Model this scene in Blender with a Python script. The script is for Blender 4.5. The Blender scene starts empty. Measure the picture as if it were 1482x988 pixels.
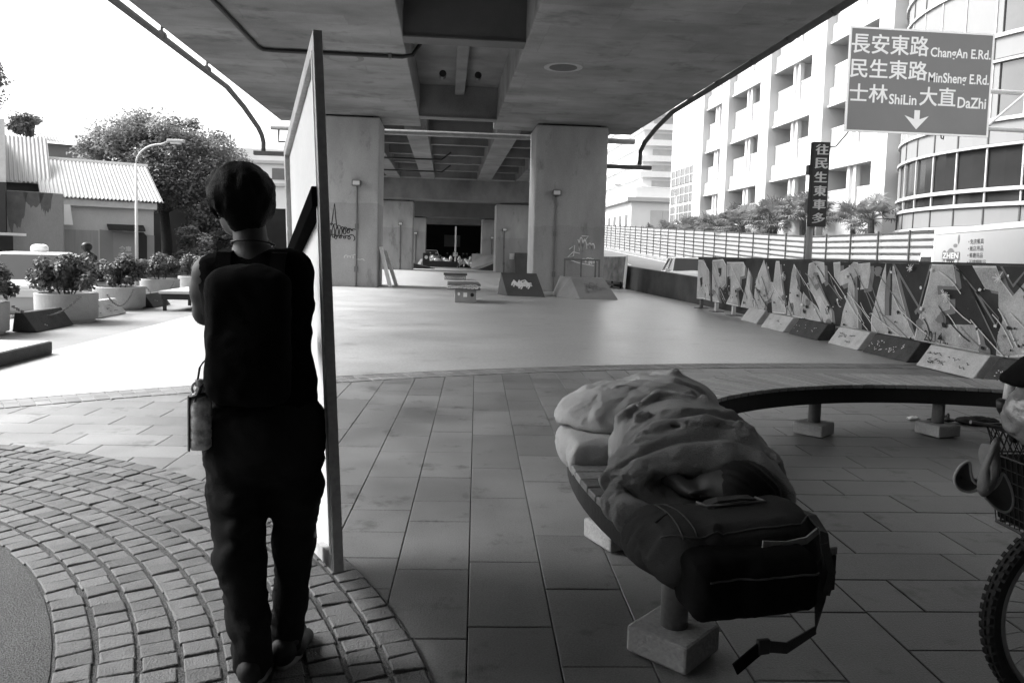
import bpy, bmesh, math, random
import numpy as np
from mathutils import Vector, Matrix, noise as mnoise
random.seed(7); rng = np.random.default_rng(11)
S = bpy.context.scene
COL = S.collection
PI = math.pi
R = math.radians

# ------------------------------------------------------------------ materials
MATS = {}
def mat(name, v, rough=0.8, var=0.25, scale=3.0, fine=0.15, bump=0.15, bscale=60.0, stretch=(1,1,1), spec=0.4, metal=0.0, attr=False, detail=6.0, spots=0.0, sscale=7.0, thr=.62, leaf=0.0, rvar=0.0, obj=False):
    """grey principled surface: large soft tone changes, fine grain, fine bump"""
    if name in MATS: return MATS[name]
    m = bpy.data.materials.new(name); m.use_nodes = True
    nt = m.node_tree; N = nt.nodes; L = nt.links
    b = N['Principled BSDF']; b.inputs['Roughness'].default_value = rough
    b.inputs['Specular IOR Level'].default_value = spec; b.inputs['Metallic'].default_value = metal
    geo = N.new('ShaderNodeTexCoord') if obj else N.new('ShaderNodeNewGeometry')
    mp = N.new('ShaderNodeMapping'); mp.inputs['Scale'].default_value = stretch
    L.new(geo.outputs['Object' if obj else 'Position'], mp.inputs['Vector'])
    n1 = N.new('ShaderNodeTexNoise'); n1.inputs['Scale'].default_value = scale; n1.inputs['Detail'].default_value = detail; n1.inputs['Roughness'].default_value = 0.6
    n2 = N.new('ShaderNodeTexNoise'); n2.inputs['Scale'].default_value = bscale; n2.inputs['Detail'].default_value = 3.0
    L.new(mp.outputs[0], n1.inputs['Vector']); L.new(mp.outputs[0], n2.inputs['Vector'])
    def ma(op, a, c=None, clamp=False):
        k = N.new('ShaderNodeMath'); k.operation = op; k.use_clamp = clamp
        for i, q in enumerate((a, c)):
            if q is None: continue
            if isinstance(q, (int, float)): k.inputs[i].default_value = q
            else: L.new(q, k.inputs[i])
        return k.outputs[0]
    a = ma('MULTIPLY', ma('SUBTRACT', n1.outputs['Fac'], 0.5), 3.0*var)
    c = ma('MULTIPLY', ma('SUBTRACT', n2.outputs['Fac'], 0.5), 3.0*fine)
    f = ma('ADD', ma('ADD', a, c), 1.0)
    if attr:
        at = N.new('ShaderNodeAttribute'); at.attribute_name = 'tone'
        f = ma('MULTIPLY', f, at.outputs['Fac'])
    if spots:
        n3 = N.new('ShaderNodeTexNoise'); n3.inputs['Scale'].default_value = sscale; n3.inputs['Detail'].default_value = 4.0; n3.inputs['Roughness'].default_value = .7; L.new(mp.outputs[0], n3.inputs['Vector'])
        q = ma('MULTIPLY', ma('SUBTRACT', n3.outputs['Fac'], thr, ), 9.0, True); f = ma('MULTIPLY', f, ma('SUBTRACT', 1.0, ma('MULTIPLY', q, spots)))
    g = ma('MULTIPLY', f, v)
    g = ma('MINIMUM', ma('MAXIMUM', g, 0.003), 0.9)
    cc = N.new('ShaderNodeCombineColor')
    for i in range(3): L.new(g, cc.inputs[i])
    L.new(cc.outputs[0], b.inputs['Base Color'])
    if rvar:
        L.new(ma('ADD', rough, ma('MULTIPLY', ma('SUBTRACT', n1.outputs['Fac'], .5), rvar*2)), b.inputs['Roughness'])
    if bump:
        bp = N.new('ShaderNodeBump'); bp.inputs['Strength'].default_value = bump; bp.inputs['Distance'].default_value = 0.02
        L.new(n2.outputs['Fac'], bp.inputs['Height']); L.new(bp.outputs[0], b.inputs['Normal'])
    if leaf:
        tr = N.new('ShaderNodeBsdfTranslucent'); L.new(cc.outputs[0], tr.inputs[0]); mx = N.new('ShaderNodeMixShader'); mx.inputs[0].default_value = leaf
        L.new(b.outputs[0], mx.inputs[1]); L.new(tr.outputs[0], mx.inputs[2]); L.new(mx.outputs[0], N['Material Output'].inputs[0])
    MATS[name] = m
    return m

def glass(name, v=0.04, rough=0.08):
    m = mat(name, v, rough, 0.25, 0.6, 0.0, 0.0, spec=0.7); return m

# ------------------------------------------------------------------ mesh building
class MB:
    def __init__(self): self.v = []; self.f = []; self.t = []
    def add(self, vs, fs, tone=1.0):
        o = len(self.v); self.v += [tuple(p) for p in vs]; self.f += [tuple(i+o for i in q) for q in fs]
        self.t += [tone]*len(vs); return self
    def box(self, x0, x1, y0, y1, z0, z1, tone=1.0):
        vs = [(x0,y0,z0),(x1,y0,z0),(x1,y1,z0),(x0,y1,z0),(x0,y0,z1),(x1,y0,z1),(x1,y1,z1),(x0,y1,z1)]
        return self.add(vs, [(0,3,2,1),(4,5,6,7),(0,1,5,4),(1,2,6,5),(2,3,7,6),(3,0,4,7)], tone)
    def obox(self, c, h, M, tone=1.0):
        """box centre c, half sizes h, orientation 3x3 Matrix M"""
        c = Vector(c); vs = []
        for sz in (-1,1):
            for sx, sy in ((-1,-1),(1,-1),(1,1),(-1,1)):
                vs.append(c + M @ Vector((sx*h[0], sy*h[1], sz*h[2])))
        return self.add(vs, [(0,3,2,1),(4,5,6,7),(0,1,5,4),(1,2,6,5),(2,3,7,6),(3,0,4,7)], tone)
    def rbox(self, c, h, rz, tone=1.0): return self.obox(c, h, Matrix.Rotation(rz,3,'Z'), tone)
    def prism(self, poly, d, tone=1.0):
        """planar polygon (3d points) extruded by vector d"""
        n = len(poly); d = Vector(d); a = [Vector(p) for p in poly]; b = [p+d for p in a]
        nrm = Vector((0,0,0))
        for i in range(n): nrm += a[i].cross(a[(i+1)%n])
        fs = [tuple(range(n)), tuple(range(2*n-1, n-1, -1))] + [(i, i+n, (i+1)%n+n, (i+1)%n) for i in range(n)]
        if nrm.dot(d) > 0: fs = [tuple(reversed(q)) for q in fs]
        return self.add(a+b, fs, tone)
    def tube(self, pts, r, n=8, cap=True, tone=1.0, flat=1.0):
        pts = [Vector(p) for p in pts]; rs = r if isinstance(r, (list, tuple)) else [r]*len(pts)
        vs = []; fs = []; up = None
        for i, p in enumerate(pts):
            t = (pts[min(i+1,len(pts)-1)] - pts[max(i-1,0)]).normalized()
            if up is None:
                up = Vector((0,0,1)) if abs(t.z) < 0.9 else Vector((0,1,0))
            s = t.cross(up)
            if s.length < 1e-6: s = t.orthogonal()
            s.normalize(); u = s.cross(t).normalized(); up = u
            for k in range(n):
                a = 2*PI*k/n; vs.append(p + s*math.cos(a)*rs[i] + u*math.sin(a)*rs[i]*flat)
        for i in range(len(pts)-1):
            for k in range(n):
                fs.append((i*n+k, i*n+(k+1)%n, (i+1)*n+(k+1)%n, (i+1)*n+k))
        if cap: fs += [tuple(reversed(range(n))), tuple(range((len(pts)-1)*n, len(pts)*n))]
        return self.add(vs, fs, tone)
    def lathe(self, prof, c=(0,0,0), n=32, tone=1.0, M=None):
        """profile list of (r, z)"""
        vs = []; fs = []; c = Vector(c)
        for r_, z in prof:
            for k in range(n):
                a = 2*PI*k/n; p = Vector((r_*math.cos(a), r_*math.sin(a), z))
                vs.append(c + (M @ p if M else p))
        for i in range(len(prof)-1):
            for k in range(n): fs.append((i*n+k, i*n+(k+1)%n, (i+1)*n+(k+1)%n, (i+1)*n+k))
        fs += [tuple(reversed(range(n))), tuple(range((len(prof)-1)*n, len(prof)*n))]
        return self.add(vs, fs, tone)
    def ribbon(self, pts, side, w, th=0.004, tone=1.0):
        """flat strap through pts, width along side vector(s)"""
        n = len(pts); vs = []; fs = []
        for i, p in enumerate(pts):
            p = Vector(p); t = (Vector(pts[min(i+1,n-1)]) - Vector(pts[max(i-1,0)])).normalized()
            s = Vector(side[i] if isinstance(side, list) else side); s = (s - t*s.dot(t)).normalized(); q = s.cross(t)
            for a, b in ((-1,-1),(1,-1),(1,1),(-1,1)): vs.append(p + s*a*w/2 + q*b*th/2)
        for i in range(n-1):
            for k in range(4): fs.append((i*4+k, i*4+(k+1)%4, (i+1)*4+(k+1)%4, (i+1)*4+k))
        fs += [(3,2,1,0), tuple(range(n*4-4, n*4))]
        return self.add(vs, fs, tone)
    def build(self, name, m=None, parent=None, smooth=False, bevel=0.0, seg=2, tone=False):
        o_ = Vector((0,0,0))
        if parent is not None:
            p = parent
            while p is not None:
                if 'world' in WORLD.get(p.name, ''): o_ += p.location
                p = p.parent
        me = bpy.data.meshes.new(name)
        me.from_pydata([(Vector(p) - o_)[:] for p in self.v], [], self.f); me.update()
        if smooth: me.shade_smooth()
        if tone:
            at = me.attributes.new('tone', 'FLOAT', 'POINT'); at.data.foreach_set('value', self.t)
        o = bpy.data.objects.new(name, me); COL.objects.link(o)
        if m is not None: me.materials.append(m)
        if parent is not None: o.parent = parent
        if bevel:
            b = o.modifiers.new('bevel', 'BEVEL'); b.width = bevel; b.segments = seg; b.limit_method = 'ANGLE'; b.angle_limit = R(40)
        return o

WORLD = {}
def tag(o, label=None, cat=None, group=None, kind=None):
    if label: o['label'] = label
    if cat: o['category'] = cat
    if group: o['group'] = group
    if kind: o['kind'] = kind
    return o
def thing(name, label, cat, loc=(0,0,0), group=None, local=False, rz=0.0):
    """Empty at the base of a thing. local=False: its parts are given in world coordinates"""
    o = bpy.data.objects.new(name, None); COL.objects.link(o); o.location = loc; o.rotation_euler = (0,0,rz)
    o.empty_display_size = 0.2
    WORLD[o.name] = 'local' if local else 'world'
    return tag(o, label, cat, group)
def copy_thing(o, loc, rz=0.0, label=None, group=None, sc=None):
    def rec(q, par):
        c = q.copy(); COL.objects.link(c)
        if par is not None: c.parent = par
        for ch in list(q.children): rec(ch, c)
        return c
    c = rec(o, None); c.location = loc; c.rotation_euler = (0,0,rz)
    if sc: c.scale = sc
    if label: c['label'] = label
    if group: c['group'] = group
    return c
def struct(o): o['kind'] = 'structure'; return o

# ------------------------------------------------------------------ signed distance modelling (for bodies, cloth, bags)
class Sdf:
    def __init__(self, lo, hi, h):
        self.lo = np.array(lo, float); self.h = h
        n = np.ceil((np.array(hi)-self.lo)/h).astype(int)+1; self.n = n
        ax = [self.lo[i]+h*np.arange(n[i]) for i in range(3)]
        self.X, self.Y, self.Z = np.meshgrid(*ax, indexing='ij')
        self.d = np.full(tuple(n), 9.0)
    def join(self, d, k):
        if k <= 0: self.d = np.minimum(self.d, d); return self
        hh = np.clip(0.5+0.5*(self.d-d)/k, 0, 1); self.d = self.d*(1-hh)+d*hh - k*hh*(1-hh); return self
    def cut(self, d, k=0.0):
        if k <= 0: self.d = np.maximum(self.d, -d); return self
        hh = np.clip(0.5-0.5*(self.d+d)/k, 0, 1); self.d = self.d*(1-hh)+(-d)*hh + k*hh*(1-hh); return self
    def cap(self, a, b, r1, r2, sy=1.0, only=False, k=0.02):
        a = np.array(a, float); b = np.array(b, float); s = np.array([1, 1/sy, 1])
        a_ = a*s; b_ = b*s; ba = b_-a_; L = max((ba*ba).sum(), 1e-9)
        px, py, pz = self.X-a_[0], self.Y/sy-a_[1], self.Z-a_[2]
        t = np.clip((px*ba[0]+py*ba[1]+pz*ba[2])/L, 0, 1)
        d = np.sqrt((px-t*ba[0])**2+(py-t*ba[1])**2+(pz-t*ba[2])**2) - (r1+(r2-r1)*t)
        d = d*min(1, max(sy, .55))
        return d if only else self.join(d, k)
    def path(self, pts, rs, k=0.02, **kw):
        if not isinstance(rs, (list, tuple)): rs = [rs]*len(pts)
        for i in range(len(pts)-1): self.cap(pts[i], pts[i+1], rs[i], rs[i+1], k=k, **kw)
        return self
    def ell(self, c, r, M=None, only=False, k=0.03):
        P = [self.X-c[0], self.Y-c[1], self.Z-c[2]]
        if M is not None:
            Q = [sum(M[j][i]*P[j] for j in range(3)) for i in range(3)]
        else: Q = P
        k0 = np.sqrt(sum((Q[i]/r[i])**2 for i in range(3))); k1 = np.sqrt(sum((Q[i]/r[i]**2)**2 for i in range(3)))+1e-9
        d = k0*(k0-1)/k1
        return d if only else self.join(d, k)
    def rbox(self, c, h, r, M=None, only=False, k=0.02):
        P = [self.X-c[0], self.Y-c[1], self.Z-c[2]]
        if M is not None: P = [sum(M[j][i]*P[j] for j in range(3)) for i in range(3)]
        q = [np.abs(P[i])-h[i]+r for i in range(3)]
        d = np.sqrt(sum(np.maximum(t,0)**2 for t in q)) + np.minimum(np.maximum(q[0],np.maximum(q[1],q[2])),0) - r
        return d if only else self.join(d, k)
    def mesh(self, name, m, parent=None, relax=2, fn=None):
        D = self.d; n = D.shape; neg = D < 0
        acc = np.zeros((n[0]-1,n[1]-1,n[2]-1,3)); cnt = np.zeros((n[0]-1,n[1]-1,n[2]-1))
        idx = np.indices(acc.shape[:3]).transpose(1,2,3,0).astype(float)
        def sl(o): return tuple(slice(o[i], n[i]-1+o[i]) for i in range(3))
        cor = [(i,j,k) for i in (0,1) for j in (0,1) for k in (0,1)]
        for a in cor:
            for ax in range(3):
                if a[ax] == 1: continue
                b = list(a); b[ax] = 1; da = D[sl(a)]; db = D[sl(b)]; cr = (da<0) != (db<0)
                t = np.where(cr, da/np.where(cr, da-db, 1), 0)
                p = np.array(a, float)[None,None,None,:] + np.zeros(acc.shape); p[...,ax] += t
                acc += p*cr[...,None]; cnt += cr
        act = cnt > 0; vid = -np.ones(cnt.shape, int); vid[act] = np.arange(act.sum())
        V = (idx[act] + acc[act]/cnt[act][:,None])*self.h + self.lo
        F = []
        for ax in range(3):
            o1, o2 = [(1,2),(2,0),(0,1)][ax]
            s0 = [slice(1,n[i]-1) for i in range(3)]; s0[ax] = slice(0,n[ax]-1)
            s1 = list(s0); s1[ax] = slice(1,n[ax])
            A = neg[tuple(s0)]; B = neg[tuple(s1)]; E = np.argwhere(A != B)
            if len(E) == 0: continue
            fl = A[tuple(E.T)]
            base = E.copy(); base[:,o1] += 1; base[:,o2] += 1
            def cell(d1, d2):
                q = base.copy(); q[:,o1] -= d1; q[:,o2] -= d2; return vid[tuple(q.T)]
            q = np.stack([cell(1,1), cell(0,1), cell(0,0), cell(1,0)], 1)
            q[~fl] = q[~fl][:, ::-1]
            F.append(q)
        F = np.concatenate(F)
        for _ in range(relax):
            s = np.zeros_like(V); c = np.zeros(len(V))
            for i in range(4):
                np.add.at(s, F[:,i], V[F[:,(i+1)%4]]); np.add.at(s, F[:,i], V[F[:,(i-1)%4]]); np.add.at(c, F[:,i], 2)
            V = V*0.5 + 0.5*s/c[:,None]
        if fn is not None:
            d1 = V[F[:,2]]-V[F[:,0]]; d2 = V[F[:,3]]-V[F[:,1]]; fnm = np.cross(d1,d2); NN = np.zeros_like(V)
            for i in range(4): np.add.at(NN, F[:,i], fnm)
            Sdf.N = NN/np.maximum(np.linalg.norm(NN,axis=1),1e-12)[:,None]
            V = fn(V)
        mb = MB(); mb.v = [tuple(p) for p in V]; mb.f = [tuple(int(i) for i in q) for q in F]; mb.t = [1.0]*len(V)
        return mb.build(name, m, parent, smooth=True)

def merge_into(o, others):
    """painted pattern becomes faces of the part that carries it (one material slot each)"""
    me = o.data; vs = [tuple(v.co) for v in me.vertices]; fs = [tuple(q.vertices) for q in me.polygons]; mi = [0]*len(fs); ms = list(me.materials)
    for q in others:
        k = len(vs); m = q.data.materials[0]
        if m not in ms: ms.append(m)
        vs += [tuple(v.co) for v in q.data.vertices]
        for pl in q.data.polygons: fs.append(tuple(i+k for i in pl.vertices)); mi.append(ms.index(m))
        bpy.data.objects.remove(q)
    n = bpy.data.meshes.new(me.name); n.from_pydata(vs, [], fs)
    for m in ms: n.materials.append(m)
    n.polygons.foreach_set('material_index', mi); n.update(); o.data = n
def crumple(o, grow, frames=22, under=(), grav=1.0, pin=None, bend=.12, gap=.003, stiff=14):
    """let a cloth shell settle over what it covers: the shell is given more cloth than fits, so it folds"""
    cols = []
    for u in under:
        c = u.modifiers.new('collide','COLLISION'); u.collision.thickness_outer = gap; u.collision.thickness_inner = .05; u.collision.cloth_friction = 12; cols.append((u,c))
    m = o.modifiers.new('cloth','CLOTH'); s = m.settings
    s.quality = 6; s.mass = .25; s.tension_stiffness = stiff; s.compression_stiffness = stiff; s.shear_stiffness = 4; s.bending_stiffness = bend; s.tension_damping = 8; s.compression_damping = 8; s.air_damping = 3
    s.shrink_min = -grow; s.effector_weights.gravity = grav
    if pin is not None:
        vg = o.vertex_groups.new(name='pin')
        for i, v in enumerate(o.data.vertices):
            w_ = pin(v.co)
            if w_ > 0: vg.add([i], w_, 'REPLACE')
        s.vertex_group_mass = 'pin'
    m.collision_settings.use_self_collision = False; m.collision_settings.distance_min = gap; m.collision_settings.collision_quality = 3
    m.point_cache.frame_start = 1; m.point_cache.frame_end = frames+2
    for f in range(1, frames+1): S.frame_set(f)
    dg = bpy.context.evaluated_depsgraph_get(); me = bpy.data.meshes.new_from_object(o.evaluated_get(dg))
    o.modifiers.clear(); o.vertex_groups.clear(); o.data = me; me.shade_smooth()
    for u, c in cols: u.modifiers.remove(c)
    S.frame_set(1)
def fold_over(s, o, grow, frames, inset=.012, **kw):
    s.d = s.d + inset; core = s.mesh('core', None, None, relax=1); s.d = s.d - inset
    crumple(o, grow, frames, (core,), kw.pop('grav', .15), **kw); me = core.data; bpy.data.objects.remove(core); bpy.data.meshes.remove(me)
def drape(o, pts, d, r, name, m, par, lift=.001, n=6):
    """a seam or zip lying on a soft surface: the path is dropped along d until it meets the surface"""
    from mathutils.bvhtree import BVHTree
    off = Vector((0,0,0)); q = o
    while q is not None: off += q.location; q = q.parent
    bv = BVHTree.FromPolygons([v.co+off for v in o.data.vertices], [tuple(f.vertices) for f in o.data.polygons]); d = Vector(d).normalized(); out = []
    for a, b in zip(pts[:-1], pts[1:]):
        for i in range(8):
            h = bv.ray_cast(Vector(a).lerp(Vector(b), i/8)-d*.5, d)
            if h[0] is not None: out.append(h[0]+h[1]*lift if h[1].dot(d) < 0 else h[0]-h[1]*lift)
    if len(out) > 2: return MB().tube(out, r, n).build(name, m, par, smooth=True)
# ------------------------------------------------------------------ lettering
def glyphs(body, bold=0.0):
    cu = bpy.data.curves.new('lettering', 'FONT'); cu.body = body; cu.offset = bold; cu.resolution_u = 3
    o = bpy.data.objects.new('lettering', cu); COL.objects.link(o)
    dg = bpy.context.evaluated_depsgraph_get(); dg.update()
    me = bpy.data.meshes.new_from_object(o.evaluated_get(dg))
    vs = [tuple(v.co) for v in me.vertices]; fs = [tuple(p.vertices) for p in me.polygons]
    bpy.data.objects.remove(o); bpy.data.curves.remove(cu); bpy.data.meshes.remove(me)
    return vs, fs
def letter(mb, body, o, ux, uy, x0, x1, y0, y1, bold=0.0, off=0.0):
    """text fitted into the rectangle x0..x1, y0..y1 of the plane o + ux*x + uy*y (raised by off along the normal)"""
    vs, fs = glyphs(body, bold)
    xs = [v[0] for v in vs]; ys = [v[1] for v in vs]; a, b, c, d = min(xs), max(xs), min(ys), max(ys)
    o = Vector(o); ux = Vector(ux); uy = Vector(uy); nn = ux.cross(uy).normalized()*off
    P = [o + ux*(x0+(v[0]-a)/(b-a)*(x1-x0)) + uy*(y0+(v[1]-c)/max(d-c,1e-6)*(y1-y0)) + nn for v in vs]
    return mb.add(P, fs)
def scribble(mb, o, ux, uy, strokes, w, off=0.004):
    """painted strokes: thin flat ribbons lying on a plane"""
    o = Vector(o); ux = Vector(ux); uy = Vector(uy); nn = ux.cross(uy).normalized()
    for i, st in enumerate(strokes):
        pts = [o + ux*a + uy*b + nn*(off+0.0007*i) for a, b in st]
        vs = []; fs = []
        for j, p in enumerate(pts):
            t = (pts[min(j+1,len(pts)-1)] - pts[max(j-1,0)]).normalized(); s = nn.cross(t)
            vs += [p+s*w/2, p-s*w/2]
        for j in range(len(pts)-1): fs.append((2*j+1, 2*j+3, 2*j+2, 2*j))
        mb.add(vs, fs)
    return mb

# ------------------------------------------------------------------ foliage
def leaves(mb, centres, n, size, squash=0.8, up=0.4, rnd=None):
    """leaf-shaped faces in clumps: centres = [(x,y,z,r)]"""
    rnd = rnd or random
    for (cx, cy, cz, r) in centres:
        for _ in range(n):
            d = Vector((rnd.gauss(0,1), rnd.gauss(0,1), rnd.gauss(0,1))).normalized()*r*(rnd.random()**0.4)
            p = Vector((cx+d.x, cy+d.y, cz+d.z*squash))
            nr = (d.normalized() + Vector((rnd.uniform(-1,1), rnd.uniform(-1,1), rnd.uniform(-.6,1)+up))).normalized()
            t = nr.orthogonal().normalized(); t = Matrix.Rotation(rnd.uniform(0,6.28),3,nr) @ t; s = nr.cross(t)
            L = size*rnd.uniform(.6,1.35); w = L*.32
            tn = rnd.uniform(.65,1.35)
            mb.add([p - t*L*.5, p + s*w - nr*L*.06, p + t*L*.5 - nr*L*.12, p - s*w - nr*L*.06], [(0,1,2,3)], tn)
    return mb
# ------------------------------------------------------------------ camera, light, view
def make_camera():
    cd = bpy.data.cameras.new('camera'); co = bpy.data.objects.new('camera', cd); COL.objects.link(co)
    f = 1100/1482; cd.sensor_width = 36; cd.lens = 36*f; cd.shift_y = -(494-442.9)/1482
    cd.clip_start = 0.05; cd.clip_end = 3000
    p = R(4.0); yaw = math.atan((741-645)/1100); r = R(1.6)
    F = Vector((math.sin(yaw)*math.cos(p), math.cos(yaw)*math.cos(p), -math.sin(p)))
    R0 = Vector((math.cos(yaw), -math.sin(yaw), 0)); U0 = R0.cross(F)
    Rx = R0*math.cos(r) + U0*math.sin(r); U = -R0*math.sin(r) + U0*math.cos(r)
    M = Matrix((Rx, U, -F)).transposed().to_4x4(); M.translation = Vector((0,0,1.4))
    co.matrix_world = M; S.camera = co
make_camera()

SUN_EL, SUN_AZ = R(47), R(-76)          # azimuth from +Y, towards +X ; the hazy sun stands to the front left
w = bpy.data.worlds.new('World'); S.world = w; w.use_nodes = True
nt = w.node_tree; bg = nt.nodes['Background']
sky = nt.nodes.new('ShaderNodeTexSky'); sky.sky_type = 'NISHITA'; sky.sun_disc = False
sky.sun_elevation = SUN_EL; sky.sun_rotation = SUN_AZ; sky.dust_density = 4.0; sky.air_density = 1.5
bw = nt.nodes.new('ShaderNodeRGBToBW')
nt.links.new(sky.outputs[0], bw.inputs[0]); nt.links.new(bw.outputs[0], bg.inputs['Color'])
bg.inputs['Strength'].default_value = 0.13
sd = bpy.data.lights.new('sun', 'SUN'); sd.energy = 1.8; sd.angle = R(24); so = bpy.data.objects.new('sun', sd); COL.objects.link(so)
dv = Vector((math.sin(SUN_AZ)*math.cos(SUN_EL), math.cos(SUN_AZ)*math.cos(SUN_EL), math.sin(SUN_EL)))
so.rotation_euler = dv.to_track_quat('Z','Y').to_euler(); so.location = (-20,20,40)
S.view_settings.view_transform = 'Standard'; S.view_settings.look = 'None'; S.view_settings.gamma = 1; S.view_settings.use_curve_mapping = False
S.view_settings.exposure = 2.0
S.render.engine = 'CYCLES'
S.cycles.max_bounces = 8; S.cycles.diffuse_bounces = 5; S.cycles.use_denoising = True

# ------------------------------------------------------------------ materials
m_asph   = mat('asphalt', .09, .9, .25, .35, .35, .5, 90)
m_conc   = mat('concrete', .30, .85, .22, .8, .12, .15, 70)
m_pave   = mat('paving_slab', 0.172, .48, .45, 1.3, .35, .2, 150, spec=.5, attr=True, spots=.5, sscale=3.2, thr=.58, rvar=.15)
m_joint  = mat('joint_sand', .035, .95, .3, 4, .4, .4, 120)
m_sett   = mat('granite_sett', .12, .7, .3, 9, .4, .45, 150, attr=True)
m_gravel = mat('ring_gravel', .11, .95, .3, 8, .8, 1.0, 190)
m_disc   = mat('bitumen_gravel', .095, .8, .15, 3, 1.1, 1.0, 170)
m_band   = mat('border_tile', .17, .6, .25, 3, .15, .1, 120, attr=True)
m_floor  = mat('polished_floor', .38, .36, .26, .6, .30, .05, 45, spec=.5, spots=.25, sscale=1.9, thr=.58, stretch=(.85,1.15,1), rvar=.10)
m_sidew  = mat('side_paving', .20, .8, .25, 1.2, .2, .15, 80)
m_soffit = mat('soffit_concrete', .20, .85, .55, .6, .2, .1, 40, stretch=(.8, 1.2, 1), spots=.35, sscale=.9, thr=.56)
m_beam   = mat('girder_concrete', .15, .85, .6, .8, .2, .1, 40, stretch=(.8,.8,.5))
m_dkbeam = mat('dark_beam', .09, .9, .3, .9, .1, .1, 40)  # darker concrete for the slot beams, far deck and far cap beams
m_steel  = mat('grey_steel', .12, .5, .2, 6, .1, .0)
m_pale   = mat('pale_steel', .55, .45, .15, 5, .1, .0)
m_black  = mat('black_paint', .012, .5, .3, 6, .1, .0)
m_rust   = mat('pipe_paint', .075, .6, .35, 4, .2, .05)
m_white  = mat('white_paint', .8, .5, .06, 3, .03, .0)
m_chalk  = mat('pale_spray', .62, .8, .15, 12, .2, .0)
m_ink    = mat('dark_spray', .02, .8, .15, 12, .2, .0)

def board_marks(m, sx, sy, amt):
    """faint formwork panels: patches of slightly different concrete"""
    nt = m.node_tree; N = nt.nodes; L = nt.links; b = N['Principled BSDF']; src = b.inputs['Base Color'].links[0].from_socket
    g = N.new('ShaderNodeNewGeometry'); mp = N.new('ShaderNodeMapping'); mp.inputs['Scale'].default_value = (sx,sy,1); L.new(g.outputs['Position'], mp.inputs['Vector'])
    nz = N.new('ShaderNodeTexNoise'); nz.inputs['Scale'].default_value = 3; L.new(g.outputs['Position'], nz.inputs['Vector'])
    va = N.new('ShaderNodeVectorMath'); va.operation = 'MULTIPLY_ADD'; va.inputs[1].default_value = (.08,.08,0); L.new(nz.outputs['Color'], va.inputs[0]); L.new(mp.outputs[0], va.inputs[2])
    br = N.new('ShaderNodeTexBrick'); br.offset = .37; br.offset_frequency = 2; br.squash = 1.6; br.squash_frequency = 3; br.inputs['Scale'].default_value = 1; br.inputs['Mortar Size'].default_value = .006; br.inputs['Bias'].default_value = -.35
    br.inputs['Color1'].default_value = (1-amt*.4,)*3+(1,); br.inputs['Color2'].default_value = (1+amt,)*3+(1,); br.inputs['Mortar'].default_value = (.88,.88,.88,1); br.inputs['Brick Width'].default_value = .9; br.inputs['Row Height'].default_value = .3
    L.new(va.outputs[0], br.inputs['Vector'])
    mx = N.new('ShaderNodeMix'); mx.data_type = 'RGBA'; mx.blend_type = 'MULTIPLY'; mx.inputs['Factor'].default_value = 1; L.new(src, mx.inputs['A']); L.new(br.outputs['Color'], mx.inputs['B']); L.new(mx.outputs['Result'], b.inputs['Base Color'])
board_marks(m_soffit, .42, .42, .2)
# ------------------------------------------------------------------ the setting: ground
struct(MB().box(-700,700,-300,1500,-2.0,-.34).build('ground', m_asph))
struct(MB().box(-7.6,7.62,-22,92,-.345,-.022).build('plaza_base', m_joint, bevel=.02))

CX, CY, CR = 6.5, -8.45, 18.46           # the plaza floor's curved front edge
def arc_pts(r, a0, a1, n): return [(CX+r*math.sin(a0+(a1-a0)*i/n), CY+r*math.cos(a0+(a1-a0)*i/n)) for i in range(n+1)]
def sheet(name, poly, z, th, m):
    mb = MB(); mb.prism([(x,y,z) for x, y in poly], (0,0,-th)); return struct(mb.build(name, m))
aL = math.asin((-4.95-CX)/CR); aR = math.asin((7.58-CX)/CR)
sheet('plaza_floor', arc_pts(CR, aL, aR, 60) + [(7.58,70),(-4.95,70)], .008, .02, m_floor)
aLL = math.asin((-7.58-CX)/CR)
sheet('side_pavement', arc_pts(CR, aLL, math.asin((-4.953-CX)/CR), 14) + [(-4.953,70),(-7.58,70)], .003, .02, m_sidew)
sheet('back_floor', [(-7.58,70.01),(7.58,70.01),(7.58,91.9),(-7.58,91.9)], .006, .02, m_sidew)

def chamfer_block(mb, pts, z, th, ch, tone):
    """quad block with a chamfered top"""
    c = sum((Vector((p[0],p[1],0)) for p in pts), Vector())/4
    lo = [(p[0],p[1],z-th) for p in pts]; mi = [(p[0],p[1],z-ch) for p in pts]; hi = []
    for p in pts:
        v = Vector((p[0],p[1],0))-c; s = max(0.2, 1-ch*1.3/v.length*1.4); q = c+v*s; hi.append((q.x,q.y,z))
    fs = [(8,9,10,11)]
    for i in range(4):
        j = (i+1)%4; fs += [(i,j,4+j,4+i), (4+i,4+j,8+j,8+i)]
    mb.add(lo+mi+hi, fs, tone)

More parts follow.
